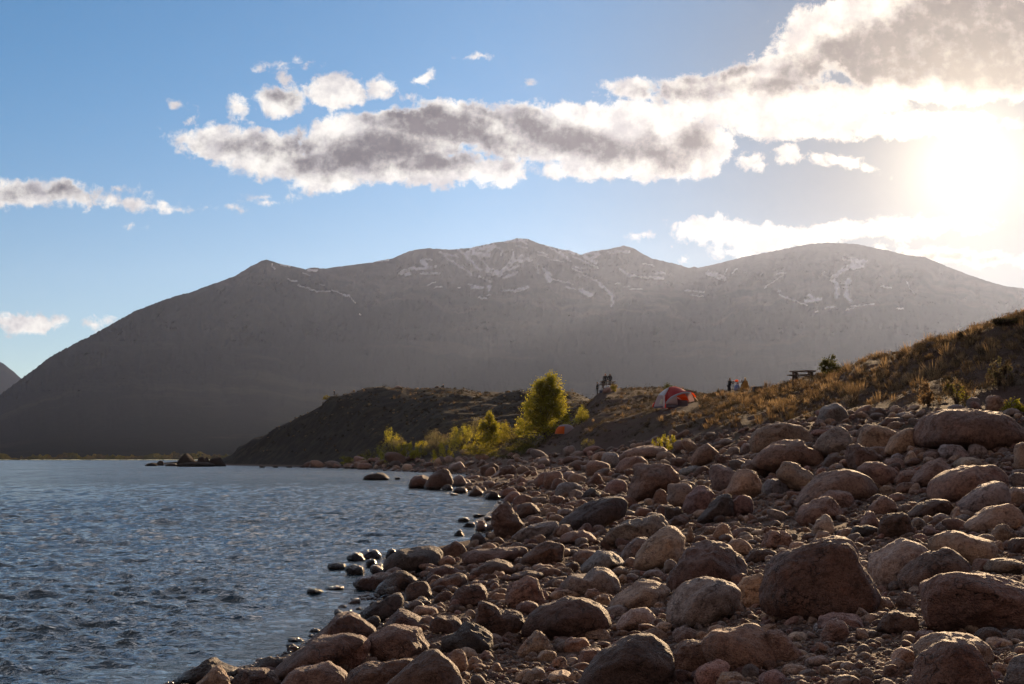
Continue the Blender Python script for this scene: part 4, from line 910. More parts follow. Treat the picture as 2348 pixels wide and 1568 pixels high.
plant('shrub', 'tall green bush in the middle of the shrub row', 'bush', 1058, 1030, 46, 64, GREEN, 3200, 'wisp', GS, sd=10, dist=228)
plant('shrub', 'greyish bush behind the middle of the shrub row', 'bush', 1088, 1018, 40, 52, GREY+OLIVE[:1], 2400, 'round', GS, sd=11, dist=238)
plant('shrub', 'pointed bright green shrub, tallest of the row', 'bush', 1122, 1002, 52, 66, GREEN, 3800, 'cone', GS, tops=[(0, 1), (-.2, .75), (.2, .7)], sd=12, dist=225, leaf=.13)
plant('shrub', 'small green shrub right beside the pointed tallest one', 'bush', 1152, 1000, 30, 42, GREEN, 1800, 'wisp', GS, sd=13, dist=222)
plant('shrub', 'shaded olive bush under the big tree, left', 'bush', 1176, 1005, 46, 50, OLIVE, 2400, 'round', GS, sd=14, dist=200)
plant('shrub', 'dark olive thicket below the shrub row', 'bush', 1110, 1032, 70, 40, OLIVE[:3]+DARKG[:1], 3000, 'round', GS, sd=15, dist=200)
plant('shrub', 'dark green thicket at the big tree base', 'bush', 1215, 1008, 70, 36, OLIVE[:3]+DARKG[:1], 2800, 'round', GS, sd=16, dist=180)
plant('shrub', 'brownish sparse bush right of the big tree base', 'bush', 1175, 1030, 60, 30, DARKG, 2000, 'round', GS, sd=17, dist=182)
plant('shrub', 'dim yellowish reeds on the headland shore', 'reeds', 818, 1056, 48, 22, OLIVE+GREEN[:1], 2200, 'wisp', GS, sd=18, dist=300)
plant('shrub', 'small tan-green bush between reeds and lone willow', 'bush', 846, 1052, 26, 24, GREY+GREEN[:1], 1200, 'wisp', GS, sd=19, dist=292)
plant('shrub', 'dark juniper with a dead twig on top by the picnic table', 'bush', 1903, 856, 46, 50, DARKG, 3600, 'round', None, sd=20, dist=101, leaf=.05)
plant('shrub', 'dark bushy shrub standing behind the large tent', 'bush', 1533, 890, 25, 27, DARKG+OLIVE[:1], 1600, 'round', None, sd=21, dist=196)
GB = 'leafy plants among the stones'
plant('leafy_plant', 'glittering yellow-green seedling clump among stones, left stem', 'plant', 1508, 1030, 26, 32, GREEN, 420, 'wisp', GB, sd=22, leaf=.045)
plant('leafy_plant', 'tallest glittering seedling in the middle of its clump', 'plant', 1524, 1032, 20, 42, GREEN, 400, 'wisp', GB, sd=23, leaf=.045)
plant('leafy_plant', 'glittering seedling to the right in its clump', 'plant', 1542, 1034, 22, 36, GREEN, 420, 'wisp', GB, sd=24, leaf=.045)
plant('leafy_plant', 'small separate seedling beside the glittering clump', 'plant', 1564, 1026, 16, 24, GREEN, 200, 'wisp', GB, sd=25, leaf=.045)
plant('weed', 'spiky straw-coloured weed on the slope above the giant boulder', 'weed', 2130, 930, 46, 62, DRYC, 1500, 'wisp', GB, sd=26, leaf=.03, mat='dry')
plant('weed', 'tall greenish weed right of the spiky straw one', 'weed', 2192, 935, 60, 66, GREY+GREEN[:1]+DRYC[:1], 1700, 'wisp', GB, sd=27, leaf=.03, mat='dry')
plant('weed', 'thin green weed near the photo edge on the slope', 'weed', 2290, 885, 60, 70, GREY+SAGE, 1500, 'wisp', GB, sd=28, leaf=.035, mat='dry')
plant('leafy_plant', 'green weeds behind the giant boulder by the frame edge', 'plant', 2325, 948, 60, 40, GREEN+DRYC[:1], 900, 'round', GB, sd=29, leaf=.03)
plant('leafy_plant', 'sparse sapling on the bare bank beyond the stones', 'plant', 1346, 1040, 34, 36, GREY+OLIVE[:1], 500, 'wisp', GB, sd=30, leaf=.05)
plant('leafy_plant', 'small lit grass tuft at the giant boulder left side', 'plant', 2055, 950, 24, 16, GREEN+DRYC, 400, 'wisp', GB, sd=31, leaf=.03)
plant('shrub', 'yellowish bush right of the picnic table party', 'bush', 1405, 893, 20, 20, GREEN+DRYC, 1200, 'round', None, sd=32, dist=193)
plant('shrub', 'dark low bush on the bank crest, outermost right', 'bush', 2315, 728, 80, 20, DARKG[:1]+SAGE, 3600, 'round', None, sd=33, dist=57, leaf=.045)
plant('shrub', 'dark bush on the bank crest left of the outermost one', 'bush', 2215, 760, 40, 20, DARKG[:1]+SAGE, 2400, 'round', None, sd=34, dist=61, leaf=.045)
plant('shrub', 'tiny yellowish bush on the headland skyline by the hiker', 'bush', 748, 917, 16, 10, OLIVE, 500, 'round', None, sd=35, dist=385)

# ---- sagebrush and dry grass that cover the slopes, too many to count
def clumps(name, n, sd, pal, mat, nb, hscale, kind, umin=600, umax=2750, dmin=33, dmax=420, ymask=None, blade=True):
    g = np.random.default_rng(sd)
    N = n*9
    u = g.uniform(umin, umax, N); d = np.exp(g.uniform(math.log(dmin), math.log(dmax), N))
    x = (u-U0)*d/F; z = ground(x, d)
    v = VH-F*(z-HC)/d
    # only on the hillside, above the stones; thicker towards the top of the bank and in patches
    ub = [600, 860, 1000, 1150, 1300, 1400, 1500, 1700, 1850, 1980, 2150, 2347, 2750]
    vb = [1045, 1040, 1030, 1030, 1027, 1014, 996, 982, 962, 940, 925, 915, 890]
    vt = [900, 885, 893, 896, 895, 888, 888, 890, 862, 815, 770, 700, 600]
    lim = np.interp(u, ub, vb); top = np.interp(u, ub, vt)
    hfrac = np.clip((lim-v)/(lim-top), -1, 2)
    patch = fbm(P2(x/3.5, d/3.5), 301, 3)+.35*fbm(P2(x/12, d/12), 302, 2)
    pr = np.clip(.4+.9*hfrac, 0, 1)*np.clip(.7+1.3*patch, .22, 1)*(v < lim)*(z > 1.6)
    # shoreline flats of the far bay keep little growth
    # trampled ground round the camp
    for (cu_, cd_, ru_, near_) in ((1547, 120, 56, 12), (1688, 138, 36, 12), (1840, 107, 30, 4), (1391, 197, 30, 12), (1738, 124, 14, 3), (1297, 163, 34, 10)):
        pr = pr*~((np.abs(u-cu_) < ru_) & (d > cd_-near_) & (d < cd_+3))
    ok = g.random(N) < pr
    x, d, z, hf = x[ok][:n], d[ok][:n], z[ok][:n], hfrac[ok][:n]
    n = len(x)
    size = hscale*np.exp(g.normal(0, .35, n))*np.interp(d, [35, 110, 350], [.85, 1.0, 1.30])
    c = np.repeat(np.arange(n), nb); m_ = n*nb
    S = size[c]
    pc = np.array(pal); ctint = pc[g.integers(0, len(pal), n)]*g.uniform(.75, 1.25, n)[:, None]
    tint = ctint[c]*g.uniform(.75, 1.25, m_)[:, None]
    base = np.stack([x[c], d[c], z[c]], 1)
    wpx = np.interp(d[c], [35, 100, 350], [.010, .022, .07])
    if blade:
        a = g.uniform(0, 6.28, m_); lean = np.abs(g.normal(0, .45, m_)); r0 = .22*S*np.sqrt(g.random(m_))
        b0 = base+np.stack([np.cos(a)*r0, np.sin(a)*r0, 0*r0-.03], 1)
        L = S*g.uniform(.5, 1.1, m_)
        dirv_ = np.stack([np.cos(a)*np.sin(lean), np.sin(a)*np.sin(lean), np.cos(lean)], 1)
        tip = b0+dirv_*L[:, None]; side = np.stack([-np.sin(a+g.normal(0, 1, m_)), np.cos(a), 0*a], 1)*(wpx*g.uniform(.6, 1.3, m_))[:, None]
        mid = b0+dirv_*(L*.55)[:, None]
        V = np.stack([b0, mid-side, tip, mid+side], 1).reshape(-1, 3); Fc = np.arange(4*m_).reshape(-1, 4)
    else:
        q = g.normal(size=(m_, 3)); q /= np.linalg.norm(q, axis=1)[:, None]; q *= (g.random(m_)**.45)[:, None]
        q[:, 2] = np.abs(q[:, 2])*.9
        lob = 1+.35*vnoise(q*2.3+c[:, None]*1.7, 9)
        C = base+q*(S*.62*lob)[:, None]
        V, Fc = leaf_quads(C, wpx*1.5, g)
    return tag(mesh_np(name, V, Fc, M[mat], smooth=False, attr={'tint': np.repeat(tint, 4, 0)}), kind=kind)
clumps('sagebrush_cover', 13000, 71, SAGE, 'scrub', 46, .50, 'stuff', blade=False)
clumps('dry_grass', 2600, 72, DRYC+SAGE[:2], 'dry', 26, .30, 'stuff')
clumps('dry_grass_fringe', 1500, 73, DRYC, 'dry', 40, .34, 'stuff', umin=1560, umax=2700, dmin=50, dmax=130)
# green-brown belt of scrub and trees on the far shore of the lake
g = np.random.default_rng(81)
n = 26000
u = g.uniform(-420, 560, n); hgt_ = (4.2+6*fbm(P2(u/40, 0*u), 83, 3)+2.6*fbm(P2(u/7, 0*u), 84, 2)).clip(.8, 12)
dd_ = 1445+g.uniform(0, 60, n); C = np.stack([(u-U0)*dd_/F, dd_, .4+hgt_*g.random(n)**.7], 1)
V, Fc = leaf_quads(C, .55, g)
tn_ = np.array([(.07, .07, .028), (.12, .11, .04), (.085, .065, .05), (.045, .05, .03)])[(np.floor(u/22).astype(int)+g.integers(0, 2, n)) % 4]
tag(mesh_np('far_shore_scrub', V, Fc, M['scrub'], smooth=False, attr={'tint': np.repeat(tn_*g.uniform(.7, 1.3, n)[:, None], 4, 0)}), kind='stuff')
# ------------------------------------------------------------------ the camp
M['red'] = simple_mat('red_nylon', (.52, .035, .03), .55, .4, .1, 3, transl=.5)
M['orange'] = simple_mat('orange_nylon', (.90, .22, .02), .55, .4, .1, 3, transl=.6)
M['white'] = simple_mat('white_nylon', (.82, .80, .82), .6, .3, .05, 3, transl=.45)
M['greyfly'] = simple_mat('pale_blue_grey_nylon', (.58, .62, .70), .5, .4, .08, 3, transl=.35)
M['greyfly2'] = simple_mat('grey_mauve_nylon', (.34, .28, .29), .6, .3, .1, 3, transl=.2)
M['mesh'] = simple_mat('pinkish_grey_mesh', (.66, .54, .54), .7, .2, .1, 3, transl=.45)
M['floor'] = simple_mat('dark_tent_floor', (.10, .09, .12), .7, .2, .1, 3)
M['bone'] = simple_mat('bright_window', (.80, .72, .60), .6, .3, .05, 3, transl=.5)
M['wood'] = simple_mat('weathered_wood', (.13, .09, .065), .8, .3, .3, 9, bump=.5)
M['black'] = simple_mat('black_metal', (.03, .03, .035), .5, .5, .2, 9)
M['skin'] = simple_mat('skin', (.45, .27, .19), .6, .3, .05, 5)
M['jblack'] = simple_mat('black_jacket', (.02, .02, .025), .8, .2, .2, 9)
M['must'] = simple_mat('mustard_blanket', (.38, .20, .05), .85, .2, .2, 6, transl=.15)
M['blue'] = simple_mat('blue_jacket', (.16, .22, .42), .8, .2, .15, 6)
M['navy'] = simple_mat('navy_plastic', (.04, .05, .12), .5, .4, .15, 6)
M['jean'] = simple_mat('dark_trousers', (.04, .04, .05), .85, .2, .2, 9)
M['hairb'] = simple_mat('blond_hair', (.55, .40, .22), .7, .3, .2, 20, transl=.3)
M['hairk'] = simple_mat('brown_hair', (.10, .05, .03), .7, .3, .2, 20)
M['cup'] = simple_mat('white_enamel', (.8, .78, .74), .3, .5, .05, 5)

def box_mesh(name, boxes, mat, parent=None, bevel=.008):
    bm = bmesh.new()
    for (cx, cy, cz, sx, sy, sz, *rot) in boxes:
        mt = Matrix.Translation((cx, cy, cz))
        if rot: mt = mt @ Matrix.Rotation(rot[0], 4, 'Y')
        mt = mt @ Matrix.Diagonal((sx, sy, sz, 1))
        bmesh.ops.create_cube(bm, size=1, matrix=mt)
    if bevel: bmesh.ops.bevel(bm, geom=bm.edges[:], offset=bevel, segments=1, affect='EDGES')
    me = bpy.data.meshes.new(name); bm.to_mesh(me); bm.free()
    if mat: me.materials.append(mat)
    o = bpy.data.objects.new(name, me); COL.objects.link(o)
    if parent: o.parent = parent
    return o

def skin(name, V, E, Rd, mat, parent, sub=1):
    bm = bmesh.new(); ly = bm.verts.layers.skin.verify(); vs = [bm.verts.new(tuple(p)) for p in V]
    for a_, b_ in E: bm.edges.new((vs[a_], vs[b_]))
    for v_, r in zip(vs, Rd): v_[ly].radius = r if isinstance(r, tuple) else (r, r)
    vs[0][ly].use_root = True
    me = bpy.data.meshes.new(name); bm.to_mesh(me); bm.free()
    me.materials.append(mat)
    o = bpy.data.objects.new(name, me); COL.objects.link(o); o.parent = parent
    sm = o.modifiers.new('skin', 'SKIN'); sm.use_smooth_shade = True
    ss = o.modifiers.new('subsurf', 'SUBSURF'); ss.levels = sub; ss.render_levels = sub
    return o

def person(label, u, d, face, pose='stand', height=1.82, jacket='jblack', trousers='jean', hair='hairk', long=False, arms='down', lean=0., dz=0., group=None, blanket=None):
    x = (u-U0)*d/F; z = float(ground(x, d)[0])+dz
    root = empty('person', (x, d, z), face); tag(root, label, 'person', group)
    s = height/1.75
    hip = .93 if pose == 'stand' else .45 if pose == 'sit' else .14
    L = lean
    def up(h, off=0): return np.array([math.sin(L)*h+off, 0, hip+math.cos(L)*h])
    pel, che, nek, hb, ht = up(0), up(.36), up(.54), up(.62, .015), up(.76, .03)
    V = [pel, che, nek, hb, ht]; E = [(0, 1), (1, 2), (2, 3), (3, 4)]; Rd = [(.15, .12), (.17, .12), .055, .085, .075]
    V.append(hb+np.array([.10, 0, .05])); E.append((3, 5)); Rd.append(.022)      # nose
    arms_j = {}
    for sgn in (-1, 1):
        sh = che+np.array([0, .19*sgn, .10]); i0 = len(V)
        if arms == 'up' and sgn < 0: el = sh+np.array([.12, .03*sgn, -.24]); wr = el+np.array([.14, 0, .24])
        elif arms == 'fwd': el = sh+np.array([.14, .05*sgn, -.22]); wr = el+np.array([.24, -.04*sgn, -.02])
        else: el = sh+np.array([0, .09*sgn, -.28]); wr = el+np.array([.08, -.03*sgn, -.25])
        ha = wr+(wr-el)/np.linalg.norm(wr-el)*.08
        V += [sh, el, wr, ha]; E += [(1, i0), (i0, i0+1), (i0+1, i0+2), (i0+2, i0+3)]; Rd += [.07, .045, .03, .035]
        dirh = (ha-wr)/np.linalg.norm(ha-wr)
        for f_ in range(5):
            off = np.array([0, (f_-1.5)*.018, 0]) if f_ < 4 else np.array([.03, -.035*sgn, 0])
            V.append(ha+off+dirh*(.085-.008*abs(f_-1.5) if f_ < 4 else .03)); E.append((i0+3, len(V)-1)); Rd.append(.009)
        arms_j[sgn] = (sh, el, wr)
    legs = {}
    for sgn in (-1, 1):
        hp = pel+np.array([0, .10*sgn, -.05]); i0 = len(V)
        if pose == 'stand': kn = np.array([.03, .11*sgn, .48]); an = np.array([-.02, .12*sgn, .08])
        elif pose == 'sit': kn = np.array([.42, .13*sgn, .48]); an = np.array([.44, .13*sgn, .08])
        else: kn = np.array([.34, .16*sgn, .42]); an = np.array([.55, .13*sgn, .07])
        V += [hp, kn, an, an+np.array([.17, 0, -.03])]; E += [(0, i0), (i0, i0+1), (i0+1, i0+2), (i0+2, i0+3)]; Rd += [.10, .06, .045, .04]
        legs[sgn] = (hp, kn, an)
    V = [p*s for p in V]; Rd = [tuple(q*s for q in r) if isinstance(r, tuple) else r*s for r in Rd]
    skin('body', V, E, Rd, M['skin'], root)
    # jacket
    JV = [pel+np.array([0, 0, -.06]), che, nek*.75+che*.25]; JE = [(0, 1), (1, 2)]; JR = [(.19, .16), (.205, .155), .095]
    for sgn in (-1, 1):
        sh, el, wr = arms_j[sgn]; i0 = len(JV); JV += [sh, el, wr]; JE += [(1, i0), (i0, i0+1), (i0+1, i0+2)]; JR += [.095, .07, .055]
    skin('jacket', [p*s for p in JV], JE, [tuple(q*s for q in r) if isinstance(r, tuple) else r*s for r in JR], M[jacket], root)
    TV = [pel+np.array([0, 0, .02])]; TE = []; TR = [(.165, .135)]
    for sgn in (-1, 1):
        hp, kn, an = legs[sgn]; i0 = len(TV); TV += [hp, kn, an]; TE += [(0, i0), (i0, i0+1), (i0+1, i0+2)]; TR += [.12, .085, .07]
    skin('trousers', [p*s for p in TV], TE, [tuple(q*s for q in r) if isinstance(r, tuple) else r*s for r in TR], M[trousers], root)
    # hair cap
    n_, f_ = ico(3); P_ = n_*np.array([.105, .095, .115]); P_[:, 0] -= .015
    if long: P_[:, 2] = np.where(P_[:, 2] < -.02, P_[:, 2]*2.6, P_[:, 2]); P_[:, 0] = np.where(n_[:, 2] < 0, P_[:, 0]-.03, P_[:, 0])
    P_ = P_+n_*(.008*vnoise(n_*6, 3))[:, None]
    keep = ~((n_[:, 0] > .35) & (n_[:, 2] < .45)); km = keep[f_].all(1)
    mesh_np('hair', (P_+(hb*.4+ht*.6))*s, f_[km], M[hair], parent=root)
    if blanket:
        k_ = 26; rings = []
        for j, (hh, rx, ry) in enumerate([(1.0, .06, .07), (.93, .13, .20), (.80, .20, .27), (.6, .27, .33), (.38, .34, .40), (.15, .40, .47), (.04, .42, .50)]):
            th_ = np.linspace(0, 2*np.pi, k_, endpoint=False); w_ = 1+.06*np.sin(th_*7+j)*(j/6)
            rings.append(np.stack([np.cos(th_)*rx*w_+.08*(1-hh), np.sin(th_)*ry*w_, np.full(k_, hh*(nek[2]+.03))], 1))
        VV_ = np.concatenate(rings)*s
        FF_ = [(j*k_+i, j*k_+(i+1) % k_, (j+1)*k_+(i+1) % k_, (j+1)*k_+i) for j in range(6) for i in range(k_)]
        mesh_np('blanket', VV_, FF_, M[blanket], parent=root)
    return root

# party at the distant picnic table on the hilltop
person('person in black standing left of the distant picnic table, hand raised to the face', 1369, 196, R(0), arms='up', group='people at the distant picnic table')
person('person in dark clothes behind the table, sunlit bald head, left of two', 1387.5, 199.5, R(75), hair='skin', dz=.22, group='people at the distant picnic table')
person('long-haired person in dark clothes behind the table, right of two', 1398, 199.5, R(100), long=True, height=1.76, dz=.2, group='people at the distant picnic table')
def picnic_table(label, u, d, rz, length=2.0, dz=0.0, sc=1.0):
    x = (u-U0)*d/F; z = float(ground(x, d)[0])+dz
    t_ = empty('picnic_table', (x, d, z), rz); tag(t_, label, 'picnic table'); t_.scale = (sc, sc, sc)
    box_mesh('table_top', [(0, (k-2)*.155, .745, length, .145, .085) for k in range(5)], M['wood'], t_)
    for s_ in (-1, 1):
        box_mesh('bench', [(0, s_*(.68+k*.14), .44, length, .13, .07) for k in (0, 1)], M['wood'], t_)
        box_mesh('leg', [(s_*length*.33, 0, .70, .09, .72, .06), (s_*length*.33, 0, .385, .09, 1.5, .08), (s_*length*.33, -.26, .28, .16, .30, .80), (s_*length*.33, .26, .28, .16, .30, .80)], M['wood'], t_)
    return t_
picnic_table('dark picnic table in silhouette where three people gather', 1393, 198, R(4), 2.1, .05)
picnic_table('wooden picnic table standing empty on the bank crest', 1840, 107, R(-34), 1.85, -.22)
def small_box(name, label, cat, u, d, size, mat, dz=0, rz=0, lid=None):
    x = (u-U0)*d/F; z = float(ground(x, d)[0])+dz
    t_ = empty(name, (x, d, z), rz); tag(t_, label, cat)
    box_mesh('body', [(0, 0, size[2]*.42, size[0], size[1], size[2]*.84)], M[mat], t_, .02)
    box_mesh('lid', [(0, 0, size[2]*.93, size[0]*1.04, size[1]*1.04, size[2]*.13)], M[lid or mat], t_, .01)
    return t_
small_box('cool_box', 'navy blue cool box beside the black-clad standing person', 'cool box', 1378, 194.5, (.52, .34, .40), 'navy', .0)
# bag on the table
n_, f_ = ico(4); P_ = n_*np.array([.30, .2, .20]); P_ *= (1+.12*vnoise(n_*2.2, 5))[:, None]; x = (1383-U0)*197.8/F
bag = mesh_np('duffel_bag', P_, f_, M['jblack'], loc=(x, 197.8, float(ground(x, 198)[0])+.05+.95)); tag(bag, 'dark duffel bag lying on the distant picnic table', 'bag')

# party in the grass right of the tent
G2 = 'people sitting in the grass right of the tent'
person('person in a black jacket bending towards the camp table', 1671, 142, R(-50), height=1.75, lean=.18, arms='fwd', hair='hairk', dz=-.30, group=G2)
person('blond person wrapped in a mustard blanket', 1708, 136, R(105), pose='sit', height=1.75, hair='hairb', long=True, blanket='must', dz=-.08, group=G2)
person('person in a light blue jacket crouching beside the camp table', 1687, 137, R(50), pose='low', height=1.6, jacket='blue', trousers='blue', lean=.55, dz=.0, group=G2)
ct = empty('camp_table', ((1691-U0)*139/F, 139, float(ground((1691-U0)*139/F, 139)[0])), R(5)); tag(ct, 'small black folding camp table between the seated people', 'camp table')
box_mesh('table_top', [(0, 0, .70, 1.1, .55, .03)], M['black'], ct)
for a_ in (-1, 1):
    for b_ in (-1, 1): box_mesh('leg', [(a_*.48, b_*.22, .35, .03, .03, .70)], M['black'], ct, 0)
ctz = ct.location.z+.715
n_, f_ = ico(4); P_ = n_*np.array([.17, .12, .11]); P_[:, 2] = np.maximum(P_[:, 2], -.12); P_ *= (1+.15*vnoise(n_*2.5, 8))[:, None]
o = mesh_np('stuff_sack', P_, f_, M['orange'], loc=(ct.location.x-.12, 139, ctz+.12)); tag(o, 'bright orange sack on the camp table', 'sack')
def lathe(name, prof, mat, loc, seg=20, parent=None):
    th_ = np.linspace(0, 2*np.pi, seg, endpoint=False); V = np.concatenate([np.stack([np.cos(th_)*r_, np.sin(th_)*r_, np.full(seg, z_)], 1) for r_, z_ in prof])
    FF_ = [(j*seg+i, j*seg+(i+1) % seg, (j+1)*seg+(i+1) % seg, (j+1)*seg+i) for j in range(len(prof)-1) for i in range(seg)]
    return mesh_np(name, V, FF_, mat, loc=loc, parent=parent)
o = lathe('water_jug', [(.001, 0), (.09, 0), (.095, .03), (.095, .22), (.05, .28), (.035, .30), (.035, .34), (.001, .34)], M['cup'], (ct.location.x+.42, 139.1, ctz)); tag(o, 'white water jug at the right end of the camp table', 'jug')
o = lathe('bowl', [(.001, .01), (.07, .0), (.13, .07), (.14, .10), (.125, .10), (.06, .02), (.001, .02)], M['cup'], (ct.location.x-.44, 138.9, ctz)); tag(o, 'white bowl at the left end of the camp table', 'bowl')
gx = (1738-U0)*124/F; gr = empty('fire_grill', (gx, 124, float(ground(gx, 124)[0])), R(3)); tag(gr, 'black steel campfire grill box in the grass right of the party', 'grill')
box_mesh('body', [(0, 0, .20, .78, .02, .62), (-.38, .28, .20, .02, .56, .62), (.38, .28, .20, .02, .56, .62), (0, .56, .20, .78, .02, .62)], M['black'], gr, 0)
box_mesh('grate', [(0, .05+.06*k, .40, .74, .012, .012) for k in range(9)], M['black'], gr, 0)

# hikers on the headland
person('tiny hiker standing on the headland skyline', 766, 388, R(200), height=1.72, dz=.05)
person('tiny figure sitting on the grassy crest of the headland', 1016, 366, R(180), pose='low', height=1.75, dz=.10)

# ---- big tent: drawn from the photo's outlines, each panel bowed through real depth
TD = 120.0; tx = (1547-U0)*TD/F; tz = float(ground(tx, TD)[0])
tent = empty('tent', (tx, TD, tz-.05)); tag(tent, 'large red and white dome tent with an open orange-lit porch', 'tent')
KS = TD/F/(9.783*1.7445)
def L3(pts): return [np.array([(a-1180)*KS, b, (1095-c)*KS+.0]) for a, b, c in pts]
def rs(pts, n=14):
    pts = np.array(pts); sgl = np.r_[0, np.cumsum(np.linalg.norm(np.diff(pts, axis=0), axis=1))]; q = np.linspace(0, sgl[-1], n)
    return np.stack([np.interp(q, sgl, pts[:, k]) for k in range(3)], 1)
def loft(name, A, B, mat, bow=0.0, parent=tent, m_=8, label=None):
    A = rs(L3(A)); B = rs(L3(B)); T = np.linspace(0, 1, m_)[:, None, None]
    G = A[None]*(1-T)+B[None]*T; G[:, :, 1] -= (bow*np.sin(np.pi*T[:, :, 0])); G[:, :, 2] += abs(bow)*.25*np.sin(np.pi*T[:, :, 0])
    V = G.reshape(-1, 3)
    o = mesh_np(name, V, grid_faces(14, m_), M[mat], parent=parent)
    so = o.modifiers.new('thickness', 'SOLIDIFY'); so.thickness = .012
    if label: o['label'] = label
    return o
archT = [(745, -1.25, 945), (830, -1.3, 800), (960, -1.35, 680), (1150, -1.35, 585), (1400, -1.3, 510), (1560, -1.25, 488), (1740, -1.15, 505)]
archB = [(765, -1.28, 965), (860, -1.33, 850), (985, -1.38, 745), (1170, -1.38, 645), (1400, -1.33, 572), (1570, -1.28, 555), (1745, -1.18, 565)]
loft('roof_panel', [(950, 0, 288), (1150, .05, 262), (1300, .05, 285), (1450, .0, 345), (1600, -.1, 440), (1680, -.3, 470), (1745, -.8, 500)][::1], archT, 'red', .22, label='red roof panel')
loft('fly_panel', [(950, .0, 288), (820, .05, 350), (700, .1, 430), (600, .15, 520), (530, .15, 602)], [(950, -.02, 290), (900, -.3, 400), (810, -.6, 520), (745, -.85, 620), (660, -.9, 640)], 'greyfly', .1, label='pale blue-grey fly panel')
loft('red_edge', [(950, -.02, 290), (900, -.3, 400), (810, -.6, 520), (748, -.9, 640), (728, -1.1, 780), (735, -1.25, 945)], [(952, 0, 287), (1000, -.2, 380), (900, -.7, 560), (850, -1.0, 700), (790, -1.2, 850), (747, -1.27, 945)], 'red', .05)
loft('arch_band', archT, archB, 'greyfly', .04, label='pale arch band over the porch')
loft('corner_leg', [(655, -.9, 620), (668, -1.0, 800), (655, -1.2, 950), (640, -1.32, 1110)], [(745, -.9, 640), (728, -1.1, 780), (733, -1.27, 945), (712, -1.36, 1110)], 'white', .03)
loft('side_wall', [(530, .15, 602), (475, .3, 720), (425, .45, 880), (380, .6, 1045)], [(657, -.9, 620), (668, -1.0, 800), (655, -1.2, 950), (640, -1.3, 1060)], 'mesh', .06, label='pinkish mesh side wall')
loft('window', [(600, -.62, 765), (560, -.66, 870), (520, -.7, 972)], [(668, -1.06, 765), (640, -1.1, 870), (600, -1.14, 975)], 'bone', .02, label='bright side window')
loft('side_skirt', [(375, .58, 1045), (370, .6, 1110)], [(640, -1.32, 1045), (640, -1.34, 1110)], 'floor', .02)
loft('front_wall', archB[:4], [(770, -1.30, 975), (880, -1.33, 985), (1000, -1.36, 990), (1215, -1.36, 985)], 'mesh', .1, label='pinkish front wall')
loft('front_skirt', [(762, -1.30, 968), (1215, -1.35, 985)], [(755, -1.33, 1110), (1215, -1.36, 1110)], 'floor', .02)
loft('porch_back', [(1200, -.1, 640), (1350, -.05, 560), (1500, .0, 550), (1640, -.05, 600)], [(1390, -.15, 775), (1450, -.15, 795), (1560, -.15, 802), (1660, -.15, 805)], 'orange', -.1, label='glowing orange inner wall')
loft('door_flap', [(1165, -1.2, 680), (1290, -.9, 720), (1400, -.6, 778)], [(1175, -1.22, 720), (1280, -.92, 760), (1385, -.62, 790)], 'bone', .02, label='lit white door flap')
loft('inner_wall', [(1190, -.6, 740), (1400, -.3, 795), (1660, -.2, 805)], [(1190, -.6, 1110), (1400, -.3, 1110), (1700, -.2, 1110)], 'floor', .0)
loft('right_wall', [(1490, -1.15, 570), (1570, -1.05, 640), (1640, -.95, 760), (1710, -.9, 900)], [(1745, -1.18, 565), (1800, -1.05, 640), (1860, -.9, 740), (1890, -.8, 850)], 'mesh', .05, label='pinkish right wall')
loft('orange_edge', [(1745, -1.2, 505), (1850, -1.05, 545), (1920, -.9, 630), (1965, -.8, 700)], [(1755, -1.22, 560), (1810, -1.1, 600), (1870, -.95, 670), (1890, -.85, 700)], 'orange', .03, label='sunlit yellow-orange edge')
loft('porch_pole', [(1880, -.84, 690), (1960, -.7, 760), (2030, -.6, 830)], [(1925, -.84, 690), (1990, -.7, 750), (2048, -.6, 815)], 'bone', .01, label='sunlit white end of the porch')
top = [(530, .15, 602), (600, .15, 520), (700, .1, 430), (820, .05, 350), (950, 0, 288), (1150, .05, 262), (1300, .05, 285), (1450, 0, 345), (1600, -.1, 440), (1745, -.8, 500)]
loft('rear_wall', top, [(400, 1.0, 1075), (600, 1.3, 1075), (900, 1.5, 1075), (1200, 1.5, 1075), (1500, 1.2, 1075), (1700, .3, 1075)], 'red', -.35, label='red rear wall')
loft('rear_fin', [(405, .5, 850), (350, .6, 930), (318, .7, 1050)], [(425, .45, 860), (400, .5, 950), (385, .6, 1050)], 'red', .02)

# ---- small orange and grey tent
OD = 163.0; ox_ = (1296-U0)*OD/F; oz = float(ground(ox_, OD)[0])
t2 = empty('tent', (ox_, OD, oz-.03), R(0)); tag(t2, 'small low dome tent, grey fly over an orange inner, beside the big tree', 'tent')
def dome(name, a0, a1, rx, ry, h, mat, parent, t0=0., t1=1.):
    A_ = np.linspace(R(a0), R(a1), 26); T_ = np.linspace(t0, t1, 14); AA, TT = np.meshgrid(A_, T_)
    rr = np.cos(TT*np.pi/2)**.8; sq = 1/(np.abs(np.cos(AA))**3.2+np.abs(np.sin(AA))**3.2)**(1/3.2)
    V = np.stack([rx*rr*np.cos(AA)*(1+(sq-1)*(1-TT)), ry*rr*np.sin(AA)*(1+(sq-1)*(1-TT)), h*np.sin(TT*np.pi/2)**1.05], -1).reshape(-1, 3)
    o = mesh_np(name, V, grid_faces(26, 14), M[mat], parent=parent)
    so = o.modifiers.new('thickness', 'SOLIDIFY'); so.thickness = .012
    return o
dome('fly', -97, 152, 1.22, 1.0, 1.12, 'greyfly2', t2)
dome('inner_tent', 150, 265, 1.20, .97, 1.08, 'orange', t2, 0, .62)['label'] = 'orange inner panel'
dome('fly_flap', 150, 265, 1.21, .98, 1.10, 'greyfly2', t2, .60, 1.0)

